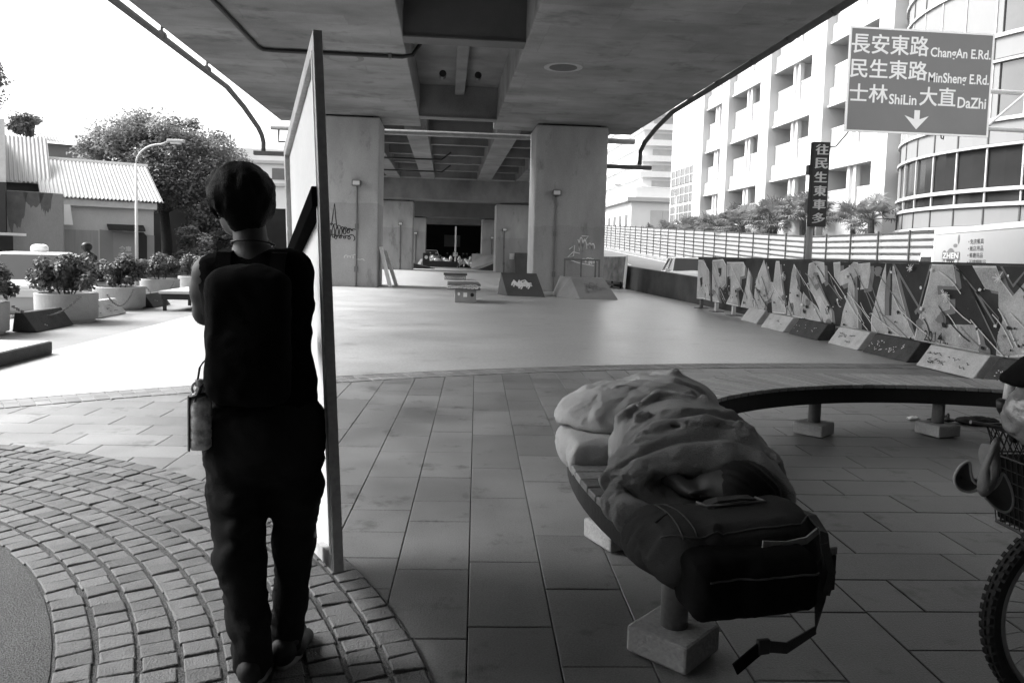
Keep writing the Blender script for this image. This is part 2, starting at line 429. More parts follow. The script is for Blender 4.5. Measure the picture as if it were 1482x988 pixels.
# slabs of the near paving: strips along the walk in the middle, courses across it on both sides
def paving():
    mb = MB(); a = R(2.24); ex = Vector((math.cos(a), -math.sin(a))); ey = Vector((math.sin(a), math.cos(a)))
    def slab(u0,u1,v0,v1):
        g = .0026
        P = [ex*u+ey*v for u, v in ((u0+g,v0+g),(u1-g,v0+g),(u1-g,v1-g),(u0+g,v1-g))]
        c = sum(P, Vector((0,0)))/4
        if math.hypot(c.x-CX, c.y-CY) > 18.75 or abs(c.x) > 7.3: return
        if math.hypot(c.x+4.06, c.y-1.3) < 3.7: return
        chamfer_block(mb, [tuple(p) for p in P], random.uniform(-.0012,.0012), .02, .0022, random.choice((.86,.93,.98,1.0,1.02,1.06,1.12))*random.uniform(.97,1.03))
    i = -6
    for i in range(-6, 5):
        u0 = i*.32; v = -4.0 - random.random()*.5
        while v < 11:
            L = random.choice((.32,.45,.6,.6,.6,.9)); slab(u0, u0+.32, v, v+L); v += L
    for sgn, ua, ub in ((-1,-8.2,-1.92),(1,1.60,8.2)):
        v = -4.0; k = 0
        while v < 11:
            u = -1.92 if sgn < 0 else 1.60; first = True
            while (u > ua if sgn < 0 else u < ub):
                L = (.3 if (first and k % 2) else .6)*(1 if not first else random.uniform(.8,1.15)); first = False
                if sgn < 0: slab(u-L, u, v, v+.3)
                else: slab(u, u+L, v, v+.3)
                u += sgn*L
            v += .3; k += 1
    return mb
struct(paving().build('paving', m_pave, tone=True))

def border_band():
    mb = MB(); da = .115/CR
    a = aLL
    while a < math.asin((7.4-CX)/CR):
        for r0, r1 in ((18.10,18.275),(18.28,18.455)):
            P = [(CX+r*math.sin(t), CY+r*math.cos(t)) for r, t in ((r0,a+.0002),(r0,a+da-.0002),(r1,a+da-.0002),(r1,a+.0002))]
            P.reverse()
            chamfer_block(mb, P[::-1], .006+random.uniform(-.001,.001), .02, .002, random.uniform(.8,1.2))
        a += da
    return mb
struct(border_band().build('border_tiles', m_band, tone=True))

RX, RY = -4.06, 1.30                     # ring of granite setts round a bitumen circle
def ring():
    mb = MB(); n = 9; step = (4.19-3.05)/n
    for k in range(n):
        r0 = 3.05 + k*step + .010; r1 = r0 + step - .020
        cnt = int(2*PI*(r0+.05)/.094); off = random.random()
        for j in range(cnt):
            a0 = (j+off)*2*PI/cnt; da = 2*PI/cnt; g = .0045/(r0)
            jr = random.uniform(-.005,.005); ja = random.uniform(-.0022,.0022)
            P = [(RX+r*math.cos(t), RY+r*math.sin(t)) for r, t in ((r0+jr,a0+g+ja),(r1+jr,a0+g-ja),(r1+jr,a0+da-g+ja),(r0+jr,a0+da-g-ja))]
            c = P[0]
            if c[1] < -2.6 or c[0] < -7.4: continue
            chamfer_block(mb, P, .017+random.uniform(-.004,.004), .03, .0028, random.uniform(.75,1.25))
    return mb
def disc(r, z, th, n=96): return [(RX+r*math.cos(2*PI*i/n), RY+r*math.sin(2*PI*i/n)) for i in range(n)]
sheet('ring_bed', disc(4.19,0,0), .0085, .015, m_gravel)
sheet('bitumen_circle', disc(3.05,0,0), .013, .015, m_disc)
struct(ring().build('sett_ring', m_sett, tone=True))

# road on the right: rises towards the distance
def zr(y): return -.30 + .0445*max(0, y-25)
def road():
    mb = MB(); ys = [-30,0,20,24,26,28,34,42,52,64,78,95,130]
    for a, b in zip(ys[:-1], ys[1:]):
        mb.add([(8.0,a,zr(a)),(16.5,a,zr(a)),(16.5,b,zr(b)),(8.0,b,zr(b))], [(0,1,2,3)])
    return mb
struct(road().build('road', mat('road_asphalt', .13, .8, .2, .5, .2, .3, 60)))
def marks():
    mb = MB()
    for x, w, dash in ((8.6,.12,0),(12.2,.12,1),(16.0,.12,0)):
        y = -10.0
        while y < 120:
            L = 4 if dash else 6
            mb.add([(x,y,zr(y)+.004),(x+w,y,zr(y)+.004),(x+w,y+L,zr(y+L)+.006),(x,y+L,zr(y+L)+.006)], [(0,1,2,3)])
            y += 10 if dash else 6
    return mb
struct(marks().build('road_markings', m_white))

# ------------------------------------------------------------------ overpass
t = thing('overpass_span', 'grey concrete overpass span overhead, two wide box girders with a dark slot between them', 'overpass', (0,30,6.2))
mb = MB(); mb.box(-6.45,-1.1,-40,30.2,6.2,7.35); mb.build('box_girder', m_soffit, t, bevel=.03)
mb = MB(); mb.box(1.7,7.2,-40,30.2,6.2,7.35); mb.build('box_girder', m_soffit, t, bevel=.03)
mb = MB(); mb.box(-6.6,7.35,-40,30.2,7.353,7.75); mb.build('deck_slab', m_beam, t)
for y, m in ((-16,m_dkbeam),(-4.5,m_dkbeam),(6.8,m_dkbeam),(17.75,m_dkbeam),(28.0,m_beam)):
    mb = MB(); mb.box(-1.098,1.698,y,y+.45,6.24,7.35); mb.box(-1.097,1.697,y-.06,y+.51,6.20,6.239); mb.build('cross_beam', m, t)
mb = MB(); mb.box(.16,.50,18.3,27.9,7.0,7.35); mb.build('stringer', m_beam, t, bevel=.01)
for x in (-.25,.85): MB().tube([(x,24.2,6.9),(x,24.5,6.9)], .11, 12).build('drain_spout', m_black, t)
for x, y, vis in ((2.88,19.8,1),(-2.7,19.9,0)):
    mb = MB(); mb.lathe([(.5,6.194),(.5,6.2),(.36,6.2),(.36,6.196)], (x,y,0), 40); h = mb.build('hatch_ring', mat('pale_mortar', .3 if vis else .2, .9, .2, 6, .2, .1) if vis else m_beam, t)
    mb = MB(); mb.lathe([(.36,6.185),(.36,6.2)], (x,y,0), 40); mb.build('hatch_cover', mat('hatch_iron', .07, .7, .2, 8) if vis else m_soffit, h)

t = thing('overpass_span', 'far overpass span of narrow concrete girders and dark cross beams beyond the pipe', 'overpass', (0,41,6.2))
for x0, x1 in ((-4.05,-3.2),(-1.8,-.9),(1.9,2.85),(4.5,5.4)):
    mb = MB(); mb.box(x0,x1,30.9,52.0,6.2,7.4); mb.build('girder', m_beam, t, bevel=.02)
for y in (33.5,37.5,41.5,45.5,49.5):
    for x0, x1 in ((-3.2,-1.8),(-.9,1.9),(2.85,4.5)):
        mb = MB(); mb.box(x0+.002,x1-.002,y,y+.35,6.55,7.4); mb.build('cross_beam', m_beam, t)
mb = MB(); mb.box(-6.4,7.2,30.9,120,7.402,7.8); mb.build('deck_slab', m_dkbeam, t)
mb = MB(); mb.box(-6.5,-6.2,30.9,120,6.9,7.40); mb.build('edge_beam', m_beam, t)
mb = MB(); mb.box(7.0,7.3,30.9,120,6.9,7.40); mb.build('edge_beam', m_beam, t)
mb = MB(); mb.box(-6.0,6.9,52.002,54.6,4.86,6.9); mb.build('cap_beam', m_beam, t, bevel=.03)
mb = MB(); mb.box(-6.0,6.9,51.97,52.0,6.22,6.32); mb.build('ledge', m_conc, t)
mb = MB(); mb.box(-6.0,6.9,62.4,65,4.16,6.9); mb.build('cap_beam', m_dkbeam, t, bevel=.03)
mb = MB(); mb.box(-6.0,6.9,72.4,75,3.95,6.9); mb.build('cap_beam', m_dkbeam, t, bevel=.03)

m_lightblock = mat('light_block_dark', .05, .95, .3, .6, .1, .1)  # near-black walls added out of view to keep the foreground shaded
t = thing('light_block_wall', 'plain dark wall added unseen behind the viewpoint to block light', 'wall', (0,-5,0))
mb = MB(); mb.box(-9.0,12.0,-3.4,-3.0,-.3,6.19); mb.build('wall', m_lightblock, t)
mb = MB(); mb.box(-9.0,-8.6,-2.998,.6,-.3,6.19); mb.build('light_block_wing', m_lightblock, t)
mb = MB(); mb.box(8.6,9.0,-2.998,5.5,-.3,6.19); mb.build('light_block_wing', m_lightblock, t)
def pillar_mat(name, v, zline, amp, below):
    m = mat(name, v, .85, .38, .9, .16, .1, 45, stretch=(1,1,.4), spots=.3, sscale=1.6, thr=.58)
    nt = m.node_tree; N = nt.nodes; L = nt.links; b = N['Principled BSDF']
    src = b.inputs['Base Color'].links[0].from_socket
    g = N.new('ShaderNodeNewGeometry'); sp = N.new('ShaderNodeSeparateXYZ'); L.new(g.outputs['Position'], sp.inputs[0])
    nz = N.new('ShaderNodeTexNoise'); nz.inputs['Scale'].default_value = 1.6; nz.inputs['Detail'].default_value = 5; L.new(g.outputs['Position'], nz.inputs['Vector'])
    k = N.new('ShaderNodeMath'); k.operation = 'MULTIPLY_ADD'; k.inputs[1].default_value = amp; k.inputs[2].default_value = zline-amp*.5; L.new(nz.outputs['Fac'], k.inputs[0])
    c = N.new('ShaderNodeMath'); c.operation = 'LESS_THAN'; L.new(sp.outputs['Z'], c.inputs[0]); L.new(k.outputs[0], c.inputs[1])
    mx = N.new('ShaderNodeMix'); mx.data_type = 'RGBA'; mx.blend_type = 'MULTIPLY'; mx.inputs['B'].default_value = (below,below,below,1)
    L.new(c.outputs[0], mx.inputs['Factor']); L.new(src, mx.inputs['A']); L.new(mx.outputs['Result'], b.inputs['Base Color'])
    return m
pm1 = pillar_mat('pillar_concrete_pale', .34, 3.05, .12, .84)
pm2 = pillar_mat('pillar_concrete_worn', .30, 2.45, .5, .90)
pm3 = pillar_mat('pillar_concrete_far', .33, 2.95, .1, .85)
PIL = 'pillars under the overpass'
def pillar(label, x0, x1, y0, y1, top, m, extra=None):
    t = thing('concrete_pillar', label, 'pillar', ((x0+x1)/2, y0, 0), PIL)
    mb = MB(); mb.box(x0,x1,y0,y1,-.02,top-.06); sh = mb.build('shaft', m, t, bevel=.05)
    mb = MB(); mb.box(x0+.25,x1-.25,y0+.2,y1-.2,top-.0602,top+.001); mb.build('bearing_pad', m_black, t)
    return t
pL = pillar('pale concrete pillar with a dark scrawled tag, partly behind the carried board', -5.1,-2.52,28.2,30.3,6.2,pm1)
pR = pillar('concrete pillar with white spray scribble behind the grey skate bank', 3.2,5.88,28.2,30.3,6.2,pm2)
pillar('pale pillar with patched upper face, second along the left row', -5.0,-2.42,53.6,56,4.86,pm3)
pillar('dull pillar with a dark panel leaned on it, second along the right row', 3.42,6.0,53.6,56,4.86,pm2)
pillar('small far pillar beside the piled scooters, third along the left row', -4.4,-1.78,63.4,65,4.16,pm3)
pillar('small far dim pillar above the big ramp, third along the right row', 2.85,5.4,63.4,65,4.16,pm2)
# tags sprayed on the front pillars
rs = random.Random(3)
def squiggle(x0, x1, y0, y1, n, loops):
    pts = []
    ph = rs.uniform(0,6)
    for i in range(n):
        u = i/(n-1); a = u*loops*2*PI+ph
        pts.append((x0+(x1-x0)*(u+.10*math.sin(a)), (y0+y1)/2+(y1-y0)/2*math.cos(a*1.0)*(.6+.4*math.sin(3*u+ph))))
    return pts
mb = MB(); st = [squiggle(-4.3,-3.5,1.75,2.3,60,6), squiggle(-4.2,-3.4,1.6,2.0,50,5), [(-4.2,2.2),(-4.15,2.6),(-4.1,3.0),(-4.05,2.5),(-4.0,2.1)], squiggle(-3.8,-3.35,1.95,2.2,30,3)]
scribble(mb, (0,28.198,0), (1,0,0), (0,0,1), st, .035); g = mb.build('graffiti', m_ink, pL)
mb = MB(); st = [squiggle(-3.7,-3.3,.95,1.25,40,4), squiggle(-3.3,-3.0,.95,1.05,20,2)]
scribble(mb, (0,28.194,0), (1,0,0), (0,0,1), st, .03); mb.build('graffiti', mat('faint_spray', .5,.8,.2,9), pL)
mb = MB(); st = [[(4.55,1.6),(4.75,1.75),(4.72,1.35),(4.5,1.3),(4.7,1.5),(4.95,1.45)], squiggle(4.85,5.2,1.5,2.05,40,2.5), squiggle(5.2,5.5,1.6,1.85,30,2.5), [(5.0,2.1),(5.25,2.1),(5.1,1.9)],
    squiggle(4.9,5.4,1.1,1.3,40,3), squiggle(5.3,5.65,1.05,1.3,40,4), [(4.6,1.2),(4.9,1.1),(5.5,1.0)]]
scribble(mb, (0,28.198,0), (1,0,0), (0,0,1), st, .035); mb.build('graffiti', m_chalk, pR)

# lamps on conduits fixed to the pillars
def wall_lamp(label, x, y, ztop, r=.028):
    t = thing('wall_lamp', label, 'lamp', (x,y,0), 'lamps on conduits on the pillars')
    mb = MB(); mb.tube([(x,y-.035,.01),(x,y-.035,ztop-.2)], r, 8); mb.box(x-.05,x+.05,y-.07,y-.002,ztop*.55,ztop*.55+.18); mb.box(x-.06,x+.06,y-.08,y-.002,.55,.75); mb.build('conduit', m_steel, t)
    mb = MB(); mb.box(x-.16,x+.16,y-.32,y-.03,ztop-.2,ztop); h = mb.build('housing', m_steel, t, bevel=.02)
    mb = MB(); mb.box(x-.12,x+.12,y-.324,y-.319,ztop-.17,ztop-.03); mb.build('lens', m_pale, h)
wall_lamp('small box lamp on a thin conduit on the pale pillar with the dark tag', -3.3,28.2,3.85)
wall_lamp('small box lamp on a thin conduit on the pillar with white scribble', 3.98,28.2,3.75)
wall_lamp('box lamp with conduit on the second pillar of the left row', -3.25,53.6,3.3,.04)
wall_lamp('box lamp with conduit on the pillar with the leaning dark panel', 4.0,53.6,3.1,.04)
wall_lamp('tiny lamp on the third pillar of the left row', -2.6,63.4,2.9,.05)
wall_lamp('tiny lamp on the third pillar of the right row', 3.7,63.4,2.7,.05)

# drain pipes along both edges of the deck
def edge_pipe(label, x, s):
    t = thing('drain_pipe', label, 'pipe', (x,28,4.9), 'drain pipes along the overpass edges')
    pts = [(x,-40,6.42),(x,10,6.42),(x,25.0,6.35),(x,27.0,6.1),(x,29.0,5.72),(x+.02*s,29.6,5.55),(x,29.8,5.3),(x,29.8,4.95)]
    if s > 0: pts = [(x,-40,6.42),(x,10,6.42),(x,26.0,6.38),(x,28.0,6.15),(x-.1,29.2,5.8),(x-.15,29.6,5.5),(x-.15,29.7,4.98)]
    mb = MB(); mb.tube(pts, .085, 10); mb.build('pipe', m_rust, t, smooth=True)
    for y in ([2,5.5,9.0,12.5,16.0,19.5,23.0] if s < 0 else [3,6,9,11,13,15,17,19,21.5,24]):
        mb = MB(); e = -6.452 if s < 0 else 7.202
        mb.tube([(x,y,6.42),(x,y,6.62),(e,y,6.72)], .05 if s < 0 else .035, 8); mb.lathe([(.11,-.06),(.11,.06)], (x,y,6.42), 10, M=Matrix.Rotation(PI/2,3,'X')); mb.build('bracket', m_rust, t)
    mb = MB(); x2 = -5.1 if s < 0 else 5.88
    a, b = sorted((x+s*.35, x2-.0*s)); mb.box(a,b,29.7,29.9,4.82,4.97); mb.build('strut', m_rust, t)
    return t
edge_pipe('painted drain pipe hung along the left edge of the overpass', -7.0, -1)
edge_pipe('dark drain pipe hung along the right edge of the overpass', 7.62, 1)
t = thing('cross_pipe', 'pale steel pipe running across behind the front pillars below the deck joint', 'pipe', (0,30.6,6.0))
mb = MB(); mb.tube([(-6.9,30.55,6.0),(7.45,30.55,6.0)], .11, 12); mb.build('pipe', mat('galvanised', .24, .4, .25, 5, .15, .02, 30), t, smooth=True)
for x in (-6.6,6.2): MB().tube([(x,30.55,5.9),(x,30.55,5.45),(x+.6*(1 if x<0 else -1),30.55,5.45),(x+.6*(1 if x<0 else -1),30.2,4.95)], .04, 8).build('branch', m_rust, t)
t = thing('ceiling_conduit', 'thin dark conduit bent across the left underside of the overpass', 'conduit', (-4.5,19.3,6.15))
mb = MB(); mb.tube([(-4.75,2,6.14),(-4.62,19.0,6.14),(-4.55,19.25,6.14),(-4.3,19.3,6.14),(-1.2,19.3,6.14),(-.95,19.3,6.2),(-.55,19.3,6.8)], .05, 10); mb.build('conduit', m_black, t, smooth=True)
for x in (-3.2,-1.5): MB().box(x-.04,x+.04,19.22,19.38,6.07,6.2).build('clip', m_steel, t)
for y in (8,11.5,15): MB().box(-4.79,-4.6,y,y+.08,6.07,6.2).build('clip', m_steel, t)
for i, (y, z) in enumerate(((40,6.45),(46,6.4))):
    t = thing('ceiling_conduit', ['thin conduit under the far span, nearer of the two','thin conduit under the far span, farther of the two'][i], 'conduit', (-2,y,z))
    mb = MB(); mb.tube([(-4.6,y,6.1),(-.4,y,6.1),(0.1,y,6.5)], .05, 8); mb.build('conduit', m_black, t)
# ------------------------------------------------------------------ right side: barrier, fence, buildings, sign, vehicles
m_wall_w = mat('white_render', .66, .85, .06, .6, .04, .05, 40)
m_wall_g = mat('grey_render', .42, .85, .10, .6, .05, .05, 40)
m_frost  = mat('frosted_glass', .42, .25, .12, 1.5, .0, .0, spec=.6)
m_dglass = mat('dark_glass', .03, .12, .25, .6, 0, 0, spec=.3)
m_mglass = glass('tinted_glass', .09, .1)
m_panel  = mat('cladding_panel', .21, .5, .06, .4, .03, .0)
m_frame  = mat('window_frame', .5, .4, .1, 4, .05, .0)

def polyext(mb, ring_xy, z0, z1): 
    return mb.prism([(x,y,z0) for x, y in ring_xy], (0,0,z1-z0))
t = thing('concrete_barrier', 'low dark concrete barrier wall along the edge of the road', 'barrier', (7.85,30,0))
mb = MB()
for a, b in ((-12,20),(20,44),(44,70),(70,92)):
    za = max(0, zr(a)-.1); zb = max(0, zr(b)-.1)
    prof = lambda y, z: [(7.68,y,z-.4),(8.05,y,z-.4),(7.97,y,z+.74),(7.76,y,z+.74)]
    P = prof(a,za)+prof(b-.004,zb); mb.add(P, [(0,1,2,3),(7,6,5,4),(0,4,5,1),(1,5,6,2),(2,6,7,3),(3,7,4,0)])
mb.build('wall', mat('sooty_concrete', .075, .9, .5, 1.2, .2, .15, 50), t)
# corrugated noise fence
m_fence = mat('fence_sheet', .30, .55, .12, 1.5, .04, .0)
t = thing('noise_fence', 'long pale corrugated metal fence with dark posts along the far side of the road', 'fence', (16.5,50,zr(50)))
def zf(y): return max(.30, zr(y)+.22)
def corr(mb, x, ya, yb, z0f, h, n):
    pitch = h/n; prof = []
    for i in range(n):
        prof += [(0.0,i*pitch),(0.0,i*pitch+pitch*.42),(.10,i*pitch+pitch*.58),(.10,i*pitch+pitch*.84)]
    prof.append((0,h)); vs = []
    for y in (ya,yb):
        for dx, z in prof: vs.append((x+dx,y,z0f(y)+z))
    m = len(prof); mb.add(vs, [(i,i+1,m+i+1,m+i) for i in range(m-1)])
ys = [10+2*i for i in range(43)]
for a, b in zip(ys[:-1], ys[1:]):
    mb = MB(); corr(mb, 16.5, a+.02, b-.02, zf, 2.25, 9); mb.build('panel', m_fence, t)
m_post = mat('fence_post', .07, .5, .2, 5, .1, .0)
for y in ys:
    mb = MB(); mb.box(16.45,16.50,y-.03,y+.03,zf(y)-.2,zf(y)+2.31); mb.build('post', m_post, t)
mb = MB()
for a, b in zip(ys[:-1], ys[1:]): mb.add([(16.36,a,zr(a)-.3),(16.9,a,zr(a)-.3),(16.9,a,zf(a)),(16.36,a,zf(a)),(16.36,b,zr(b)-.3),(16.9,b,zr(b)-.3),(16.9,b,zf(b)),(16.36,b,zf(b))], [(0,1,2,3),(7,6,5,4),(0,4,5,1),(1,5,6,2),(2,6,7,3),(3,7,4,0)])
mb.build('footing', mat('fence_footing', .22, .9, .4, 1.5, .1), t)

# apartment block with loggias, facade plane x = 20, running along the road
t = thing('apartment_block', 'white apartment block with rows of recessed balconies above the palms', 'building', (24,46,0))
X = 20.0; Y0, Y1 = 33.2, 60.6; ST = 3.3; ZH = [6.22+ST*i for i in range(5)]; DEP = 2.3
piers = [(33.2,34.4),(39.4,40.9),(46.3,47.8),(53.3,54.65),(58.6,60.6)]
mb = MB()
for a, b in piers: mb.box(X-.32,X+DEP,a,b,-.3,22)
for z in ZH: mb.box(X-.10,X+.002,Y0+1.2,Y1-2.0,z+.0,z+.10)
zb = -.3
for z in ZH:
    for (a0,b0), (a1,b1) in zip(piers[:-1], piers[1:]):
        mb.box(X,X+DEP,b0+.001,a1-.001,z,z+ST-2.3)
for (a0,b0), (a1,b1) in zip(piers[:-1], piers[1:]): mb.box(X,X+DEP,b0+.001,a1-.001,-.3,ZH[0]-2.3); 
mb.build('facade', mat('facade_tile', .48, .7, .05, .5, .03, .03, 30), t)
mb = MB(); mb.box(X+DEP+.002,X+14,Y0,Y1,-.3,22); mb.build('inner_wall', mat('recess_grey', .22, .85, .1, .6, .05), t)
mb = MB(); mb.box(X-.3,X+14.2,Y0-.1,Y1+.1,22.003,22.6); mb.build('roof', m_conc, t)
for (a0,b0), (a1,b1) in zip(piers[:-1], piers[1:]):
    m0 = (b0+a1)/2
    for z in ZH:
        f = MB()
        for dy in (-.42,.18): f.box(X+.1,X+.34,m0+dy,m0+dy+.24,z-2.3,z-.001)
        f.box(X+.35,X+DEP,m0-.12,m0+.12,z-2.3,z-.001)
        f.build('mullion', m_wall_w, t)
        for ya, yb in ((b0+.02,m0-.45),(m0+.45,a1-.02)):
            g = MB(); g.box(X+.2,X+.24,ya,yb,z-2.28,z-1.15); g.build('balcony_panel', m_frost if z > 6 else m_mglass, t)
            g = MB(); g.box(X+.18,X+.26,ya,yb,z-1.149,z-1.08); g.build('railing', m_frame, t)
            yc = (ya+yb)/2
            g = MB(); g.box(X+DEP-.06,X+DEP-.002,yc-.6,yc+.6,z-2.25,z-.35); w_ = g.build('window', m_dglass, t)
            g = MB()
            for q in (yc-.66,yc-.03,yc+.6): g.box(X+DEP-.09,X+DEP-.003,q,q+.06,z-2.25,z-.29)
            g.box(X+DEP-.088,X+DEP-.004,yc-.6,yc+.6,z-.349,z-.29); g.build('window_frame', m_frame, w_)

# round-cornered office building with bands of windows
t = thing('office_building', 'curved office building with dark window bands behind the road sign', 'building', (27.2,27.5,0))
cx, cy, rr = 27.0, 27.6, 8.6
def arcwall(mb, r0, r1, z0, z1, a0=PI*.62, a1=PI*1.55, n=40):
    P = [(cx+r1*math.cos(a0+(a1-a0)*i/n), cy+r1*math.sin(a0+(a1-a0)*i/n)) for i in range(n+1)]
    Q = [(cx+r0*math.cos(a0+(a1-a0)*i/n), cy+r0*math.sin(a0+(a1-a0)*i/n)) for i in range(n+1)]
    vs = [(x,y,z0) for x,y in P]+[(x,y,z1) for x,y in P]+[(x,y,z0) for x,y in Q]+[(x,y,z1) for x,y in Q]; m = n+1; fs = []
    for i in range(n):
        fs += [(i+1,i,m+i,m+i+1),(2*m+i,2*m+i+1,3*m+i+1,3*m+i),(m+i,3*m+i,3*m+i+1,m+i+1),(i,i+1,2*m+i+1,2*m+i)]
    fs += [(0,2*m,3*m,m),(n,m+n,3*m+n,2*m+n)]
    mb.add(vs, fs)
bands = [(-.3,1.15,0),(1.2,2.72,0),(2.8,3.46,1),(3.58,3.98,2),(4.1,5.52,2),(5.6,6.36,1),(6.48,8.36,3),(8.5,9.22,1),(9.35,11.2,3),(11.3,12.1,1),(12.2,14.0,3),(14.1,15.0,1),(15.1,17.0,3),(17.1,18,1)]
bm = {0:m_panel,1:m_panel,2:m_dglass,3:m_mglass}; nm = {0:'cladding',1:'cladding',2:'window_band',3:'window_band'}
for z0, z1, k in bands:
    g = MB(); arcwall(g, rr-.3, rr-(.0 if k < 2 else .06), z0, z1) if k < 3 else arcwall(g, rr-.3, rr-.05, z0, z1, PI*1.096, PI*1.126, 6)
    if k == 3:
        g2 = MB(); arcwall(g2, rr-.3, rr, z0, z1, PI*.62, PI*1.094, 30); g2.build('cladding', m_panel, t); g2 = MB(); arcwall(g2, rr-.3, rr+.05, z0-.12, z1+.12, PI*1.128, PI*1.14, 4); g2.build('pilaster', m_wall_w, t); g2 = MB(); arcwall(g2, rr-.3, rr-.05, z0, z1, PI*1.142, PI*1.55, 24); g2.build('window_band', m_mglass, t)
    bnd = g.build(nm[k], bm[k], t, smooth=False)
    g = MB()
    for i in range(0,41,2):
        a = PI*.62+(PI*.93)*i/40
        g.obox((cx+(rr+.0)*math.cos(a), cy+(rr+.0)*math.sin(a), (z0+z1)/2), (.03,.025,(z1-z0)/2-.002), Matrix.Rotation(a,3,'Z'))
    arcwall(g, rr-.1, rr+.022, z0+.001, z0+.03); g.build('window_grid', m_post if k < 2 else m_frame, bnd)
for z in (2.76,3.52,4.04,5.56,6.42,8.43,9.28,11.25,12.15,14.05):
    g = MB(); arcwall(g, rr-.2, rr+.09, z-.045, z+.045); g.build('ledge', m_wall_g, t)
g = MB(); g.lathe([(rr-.35,-.3),(rr-.35,18.2)], (cx,cy,0), 48); g.build('core', m_wall_g, t)
g = MB(); g.box(27,42,19.2,36,-.3,18.1); g.build('rear_block', m_wall_g, t)

# bright buildings farther along the road
t = thing('glass_building', 'pale building with a tinted glass lower front beyond the apartment block', 'building', (27,68,0))
g = MB(); g.box(23,36,60.4,78,-.3,20); g.build('wall', m_wall_w, t)
for z in (3.2,5.0,6.8,8.6):
    g = MB(); g.box(22.94,22.998,61,77.5,z,z+1.55); pn = g.build('window_band', m_mglass, t)
    g = MB()
    for y in np.arange(61,77.6,1.5): g.box(22.90,22.939,y-.05,y+.05,z,z+1.55)
    g.box(22.905,22.938,61,77.5,z+.74,z+.8); g.build('window_grid', m_frame, pn)
t = thing('corner_building', 'low white corner building with an overhanging flat roof in the far distance', 'building', (30,118,0))
g = MB(); g.box(26.7,34.5,110,150,-.3,9.4); g.build('wall', m_wall_w, t)
g = MB(); g.box(25.9,35,109.2,151,9.403,10.0); g.build('roof', m_wall_g, t)
g = MB(); g.box(27.5,34,111,150,10.003,11.6); g.build('penthouse', m_wall_w, t)
for y in np.arange(112,148,4.0):
    g = MB(); g.box(26.6,26.698,y,y+1.6,4.6,7.6); g.build('window', m_mglass, t)
for x in (29.6,31.4):
    g = MB(); g.box(x,x+1.7,109.9,109.998,3.6,8.2); g.build('window', mat('pale_window', .45, .2, .1, 1), t)
t = thing('apartment_tower', 'tall pale apartment tower with stacked balcony bands in the far distance', 'building', (45,170,0))
g = MB(); g.box(41,56,160,215,-.3,52); g.build('wall', m_wall_w, t)
for i in range(14):
    z = 5+3.3*i
    g = MB(); g.box(40.2,55.5,158.9,159.998,z,z+1.2); g.box(39.9,40.998,160,213,z,z+1.2); g.build('balcony_band', m_white, t)
    g = MB(); g.box(43,54.5,159.92,159.997,z+1.25,z+2.6); g.build('window_band', mat('tower_window', .4, .3, .2, .6), t)

# palms behind the fence
m_frond = mat('palm_leaf', .16, .6, .3, 2, .2, .0, attr=True, leaf=.35)
m_trunk = mat('bark', .06, .9, .4, 8, .3, .4, 40)
def palm_proto(i, label):
    r_ = random.Random(40+i); t = thing('fan_palm', label, 'palm', (0,0,0), 'fan palms behind the fence', local=True)
    MB().tube([(0,0,-.6),(.05,0,.7),(0,.05,1.6+.2*i)], [.16,.12,.13], 9).build('trunk', m_trunk, t)
    mb = MB(); top = Vector((0,.05,1.6+.2*i))
    for k in range(34):
        az = r_.uniform(0,2*PI); el = r_.uniform(-.55,1.25); d = Vector((math.cos(az)*math.cos(el), math.sin(az)*math.cos(el), math.sin(el)))
        L = r_.uniform(.55,.95); hub = top + d*L; mb.tube([top, top+d*L*.55+Vector((0,0,.05)), hub], .014, 4, tone=.8)
        s = d.cross(Vector((0,0,1))); s = s.normalized() if s.length > .1 else Vector((1,0,0)); u = s.cross(d)
        tn = r_.uniform(.6,1.5)
        for q in range(15):
            a = R(-115+230*q/14); dd = (d*math.cos(a) + s*math.sin(a))
            bl = r_.uniform(.48,.68)*(1-.25*abs(math.sin(a*.5))); n_ = u*.02
            tip = hub + dd*bl + u*(.05*math.cos(3*a)) - Vector((0,0,.10*r_.random()+.06)); md = hub + dd*bl*.55 + u*.02; w_ = dd.cross(u).normalized()*.033
            mb.add([hub, md+w_, tip, md-w_], [(0,1,2,3)], tn*r_.uniform(.85,1.15))
    mb.build('fronds', m_frond, t, tone=True)
    return t
pal = [palm_proto(0,'x'), palm_proto(1,'x')]
spots = [(18.2,31.5,1.0),(18.8,34.0,1.1),(17.9,36.2,.9),(18.6,38.6,1.15),(18.0,41.3,1.1),(18.9,43.0,1.25),(18.1,45.6,1.25),(18.8,47.6,1.15),(18.0,49.8,1.1),(18.6,52.4,1.2),(18.0,55.0,1.05),(18.6,57.8,1.1),(18.1,60.8,1.0),(18.7,63.5,.9),(18.2,66.5,.9)]
desc = ['fan palm nearest the curved office building','tall fan palm second from the curved office building','short fan palm just right of the dark letter sign','broad fan palm right behind the dark letter sign','full fan palm just left of the dark letter sign','tallest fan palm in the row above the fence','bushy fan palm below the second balcony bay','fan palm leaning out left of the bushy one','mid-sized fan palm in the middle of the row','fan palm below the third balcony bay','low fan palm in the far half of the row','fan palm below the last balcony bay','small fan palm near the far end of the row','second to last fan palm of the row','farthest fan palm of the row by the glass building']
for i, (x, y, s) in enumerate(spots):
    c = pal[i%2] if i < 2 else copy_thing(pal[i%2], (0,0,0), random.uniform(0,6), sc=(s*1.15,s*1.15,s))
    c.location = (x,y,(4.55 if 36 < y < 52 else 4.15)-2.75*s+.25); c['label'] = desc[i]
    if i < 2: c.rotation_euler.z = i*2.1
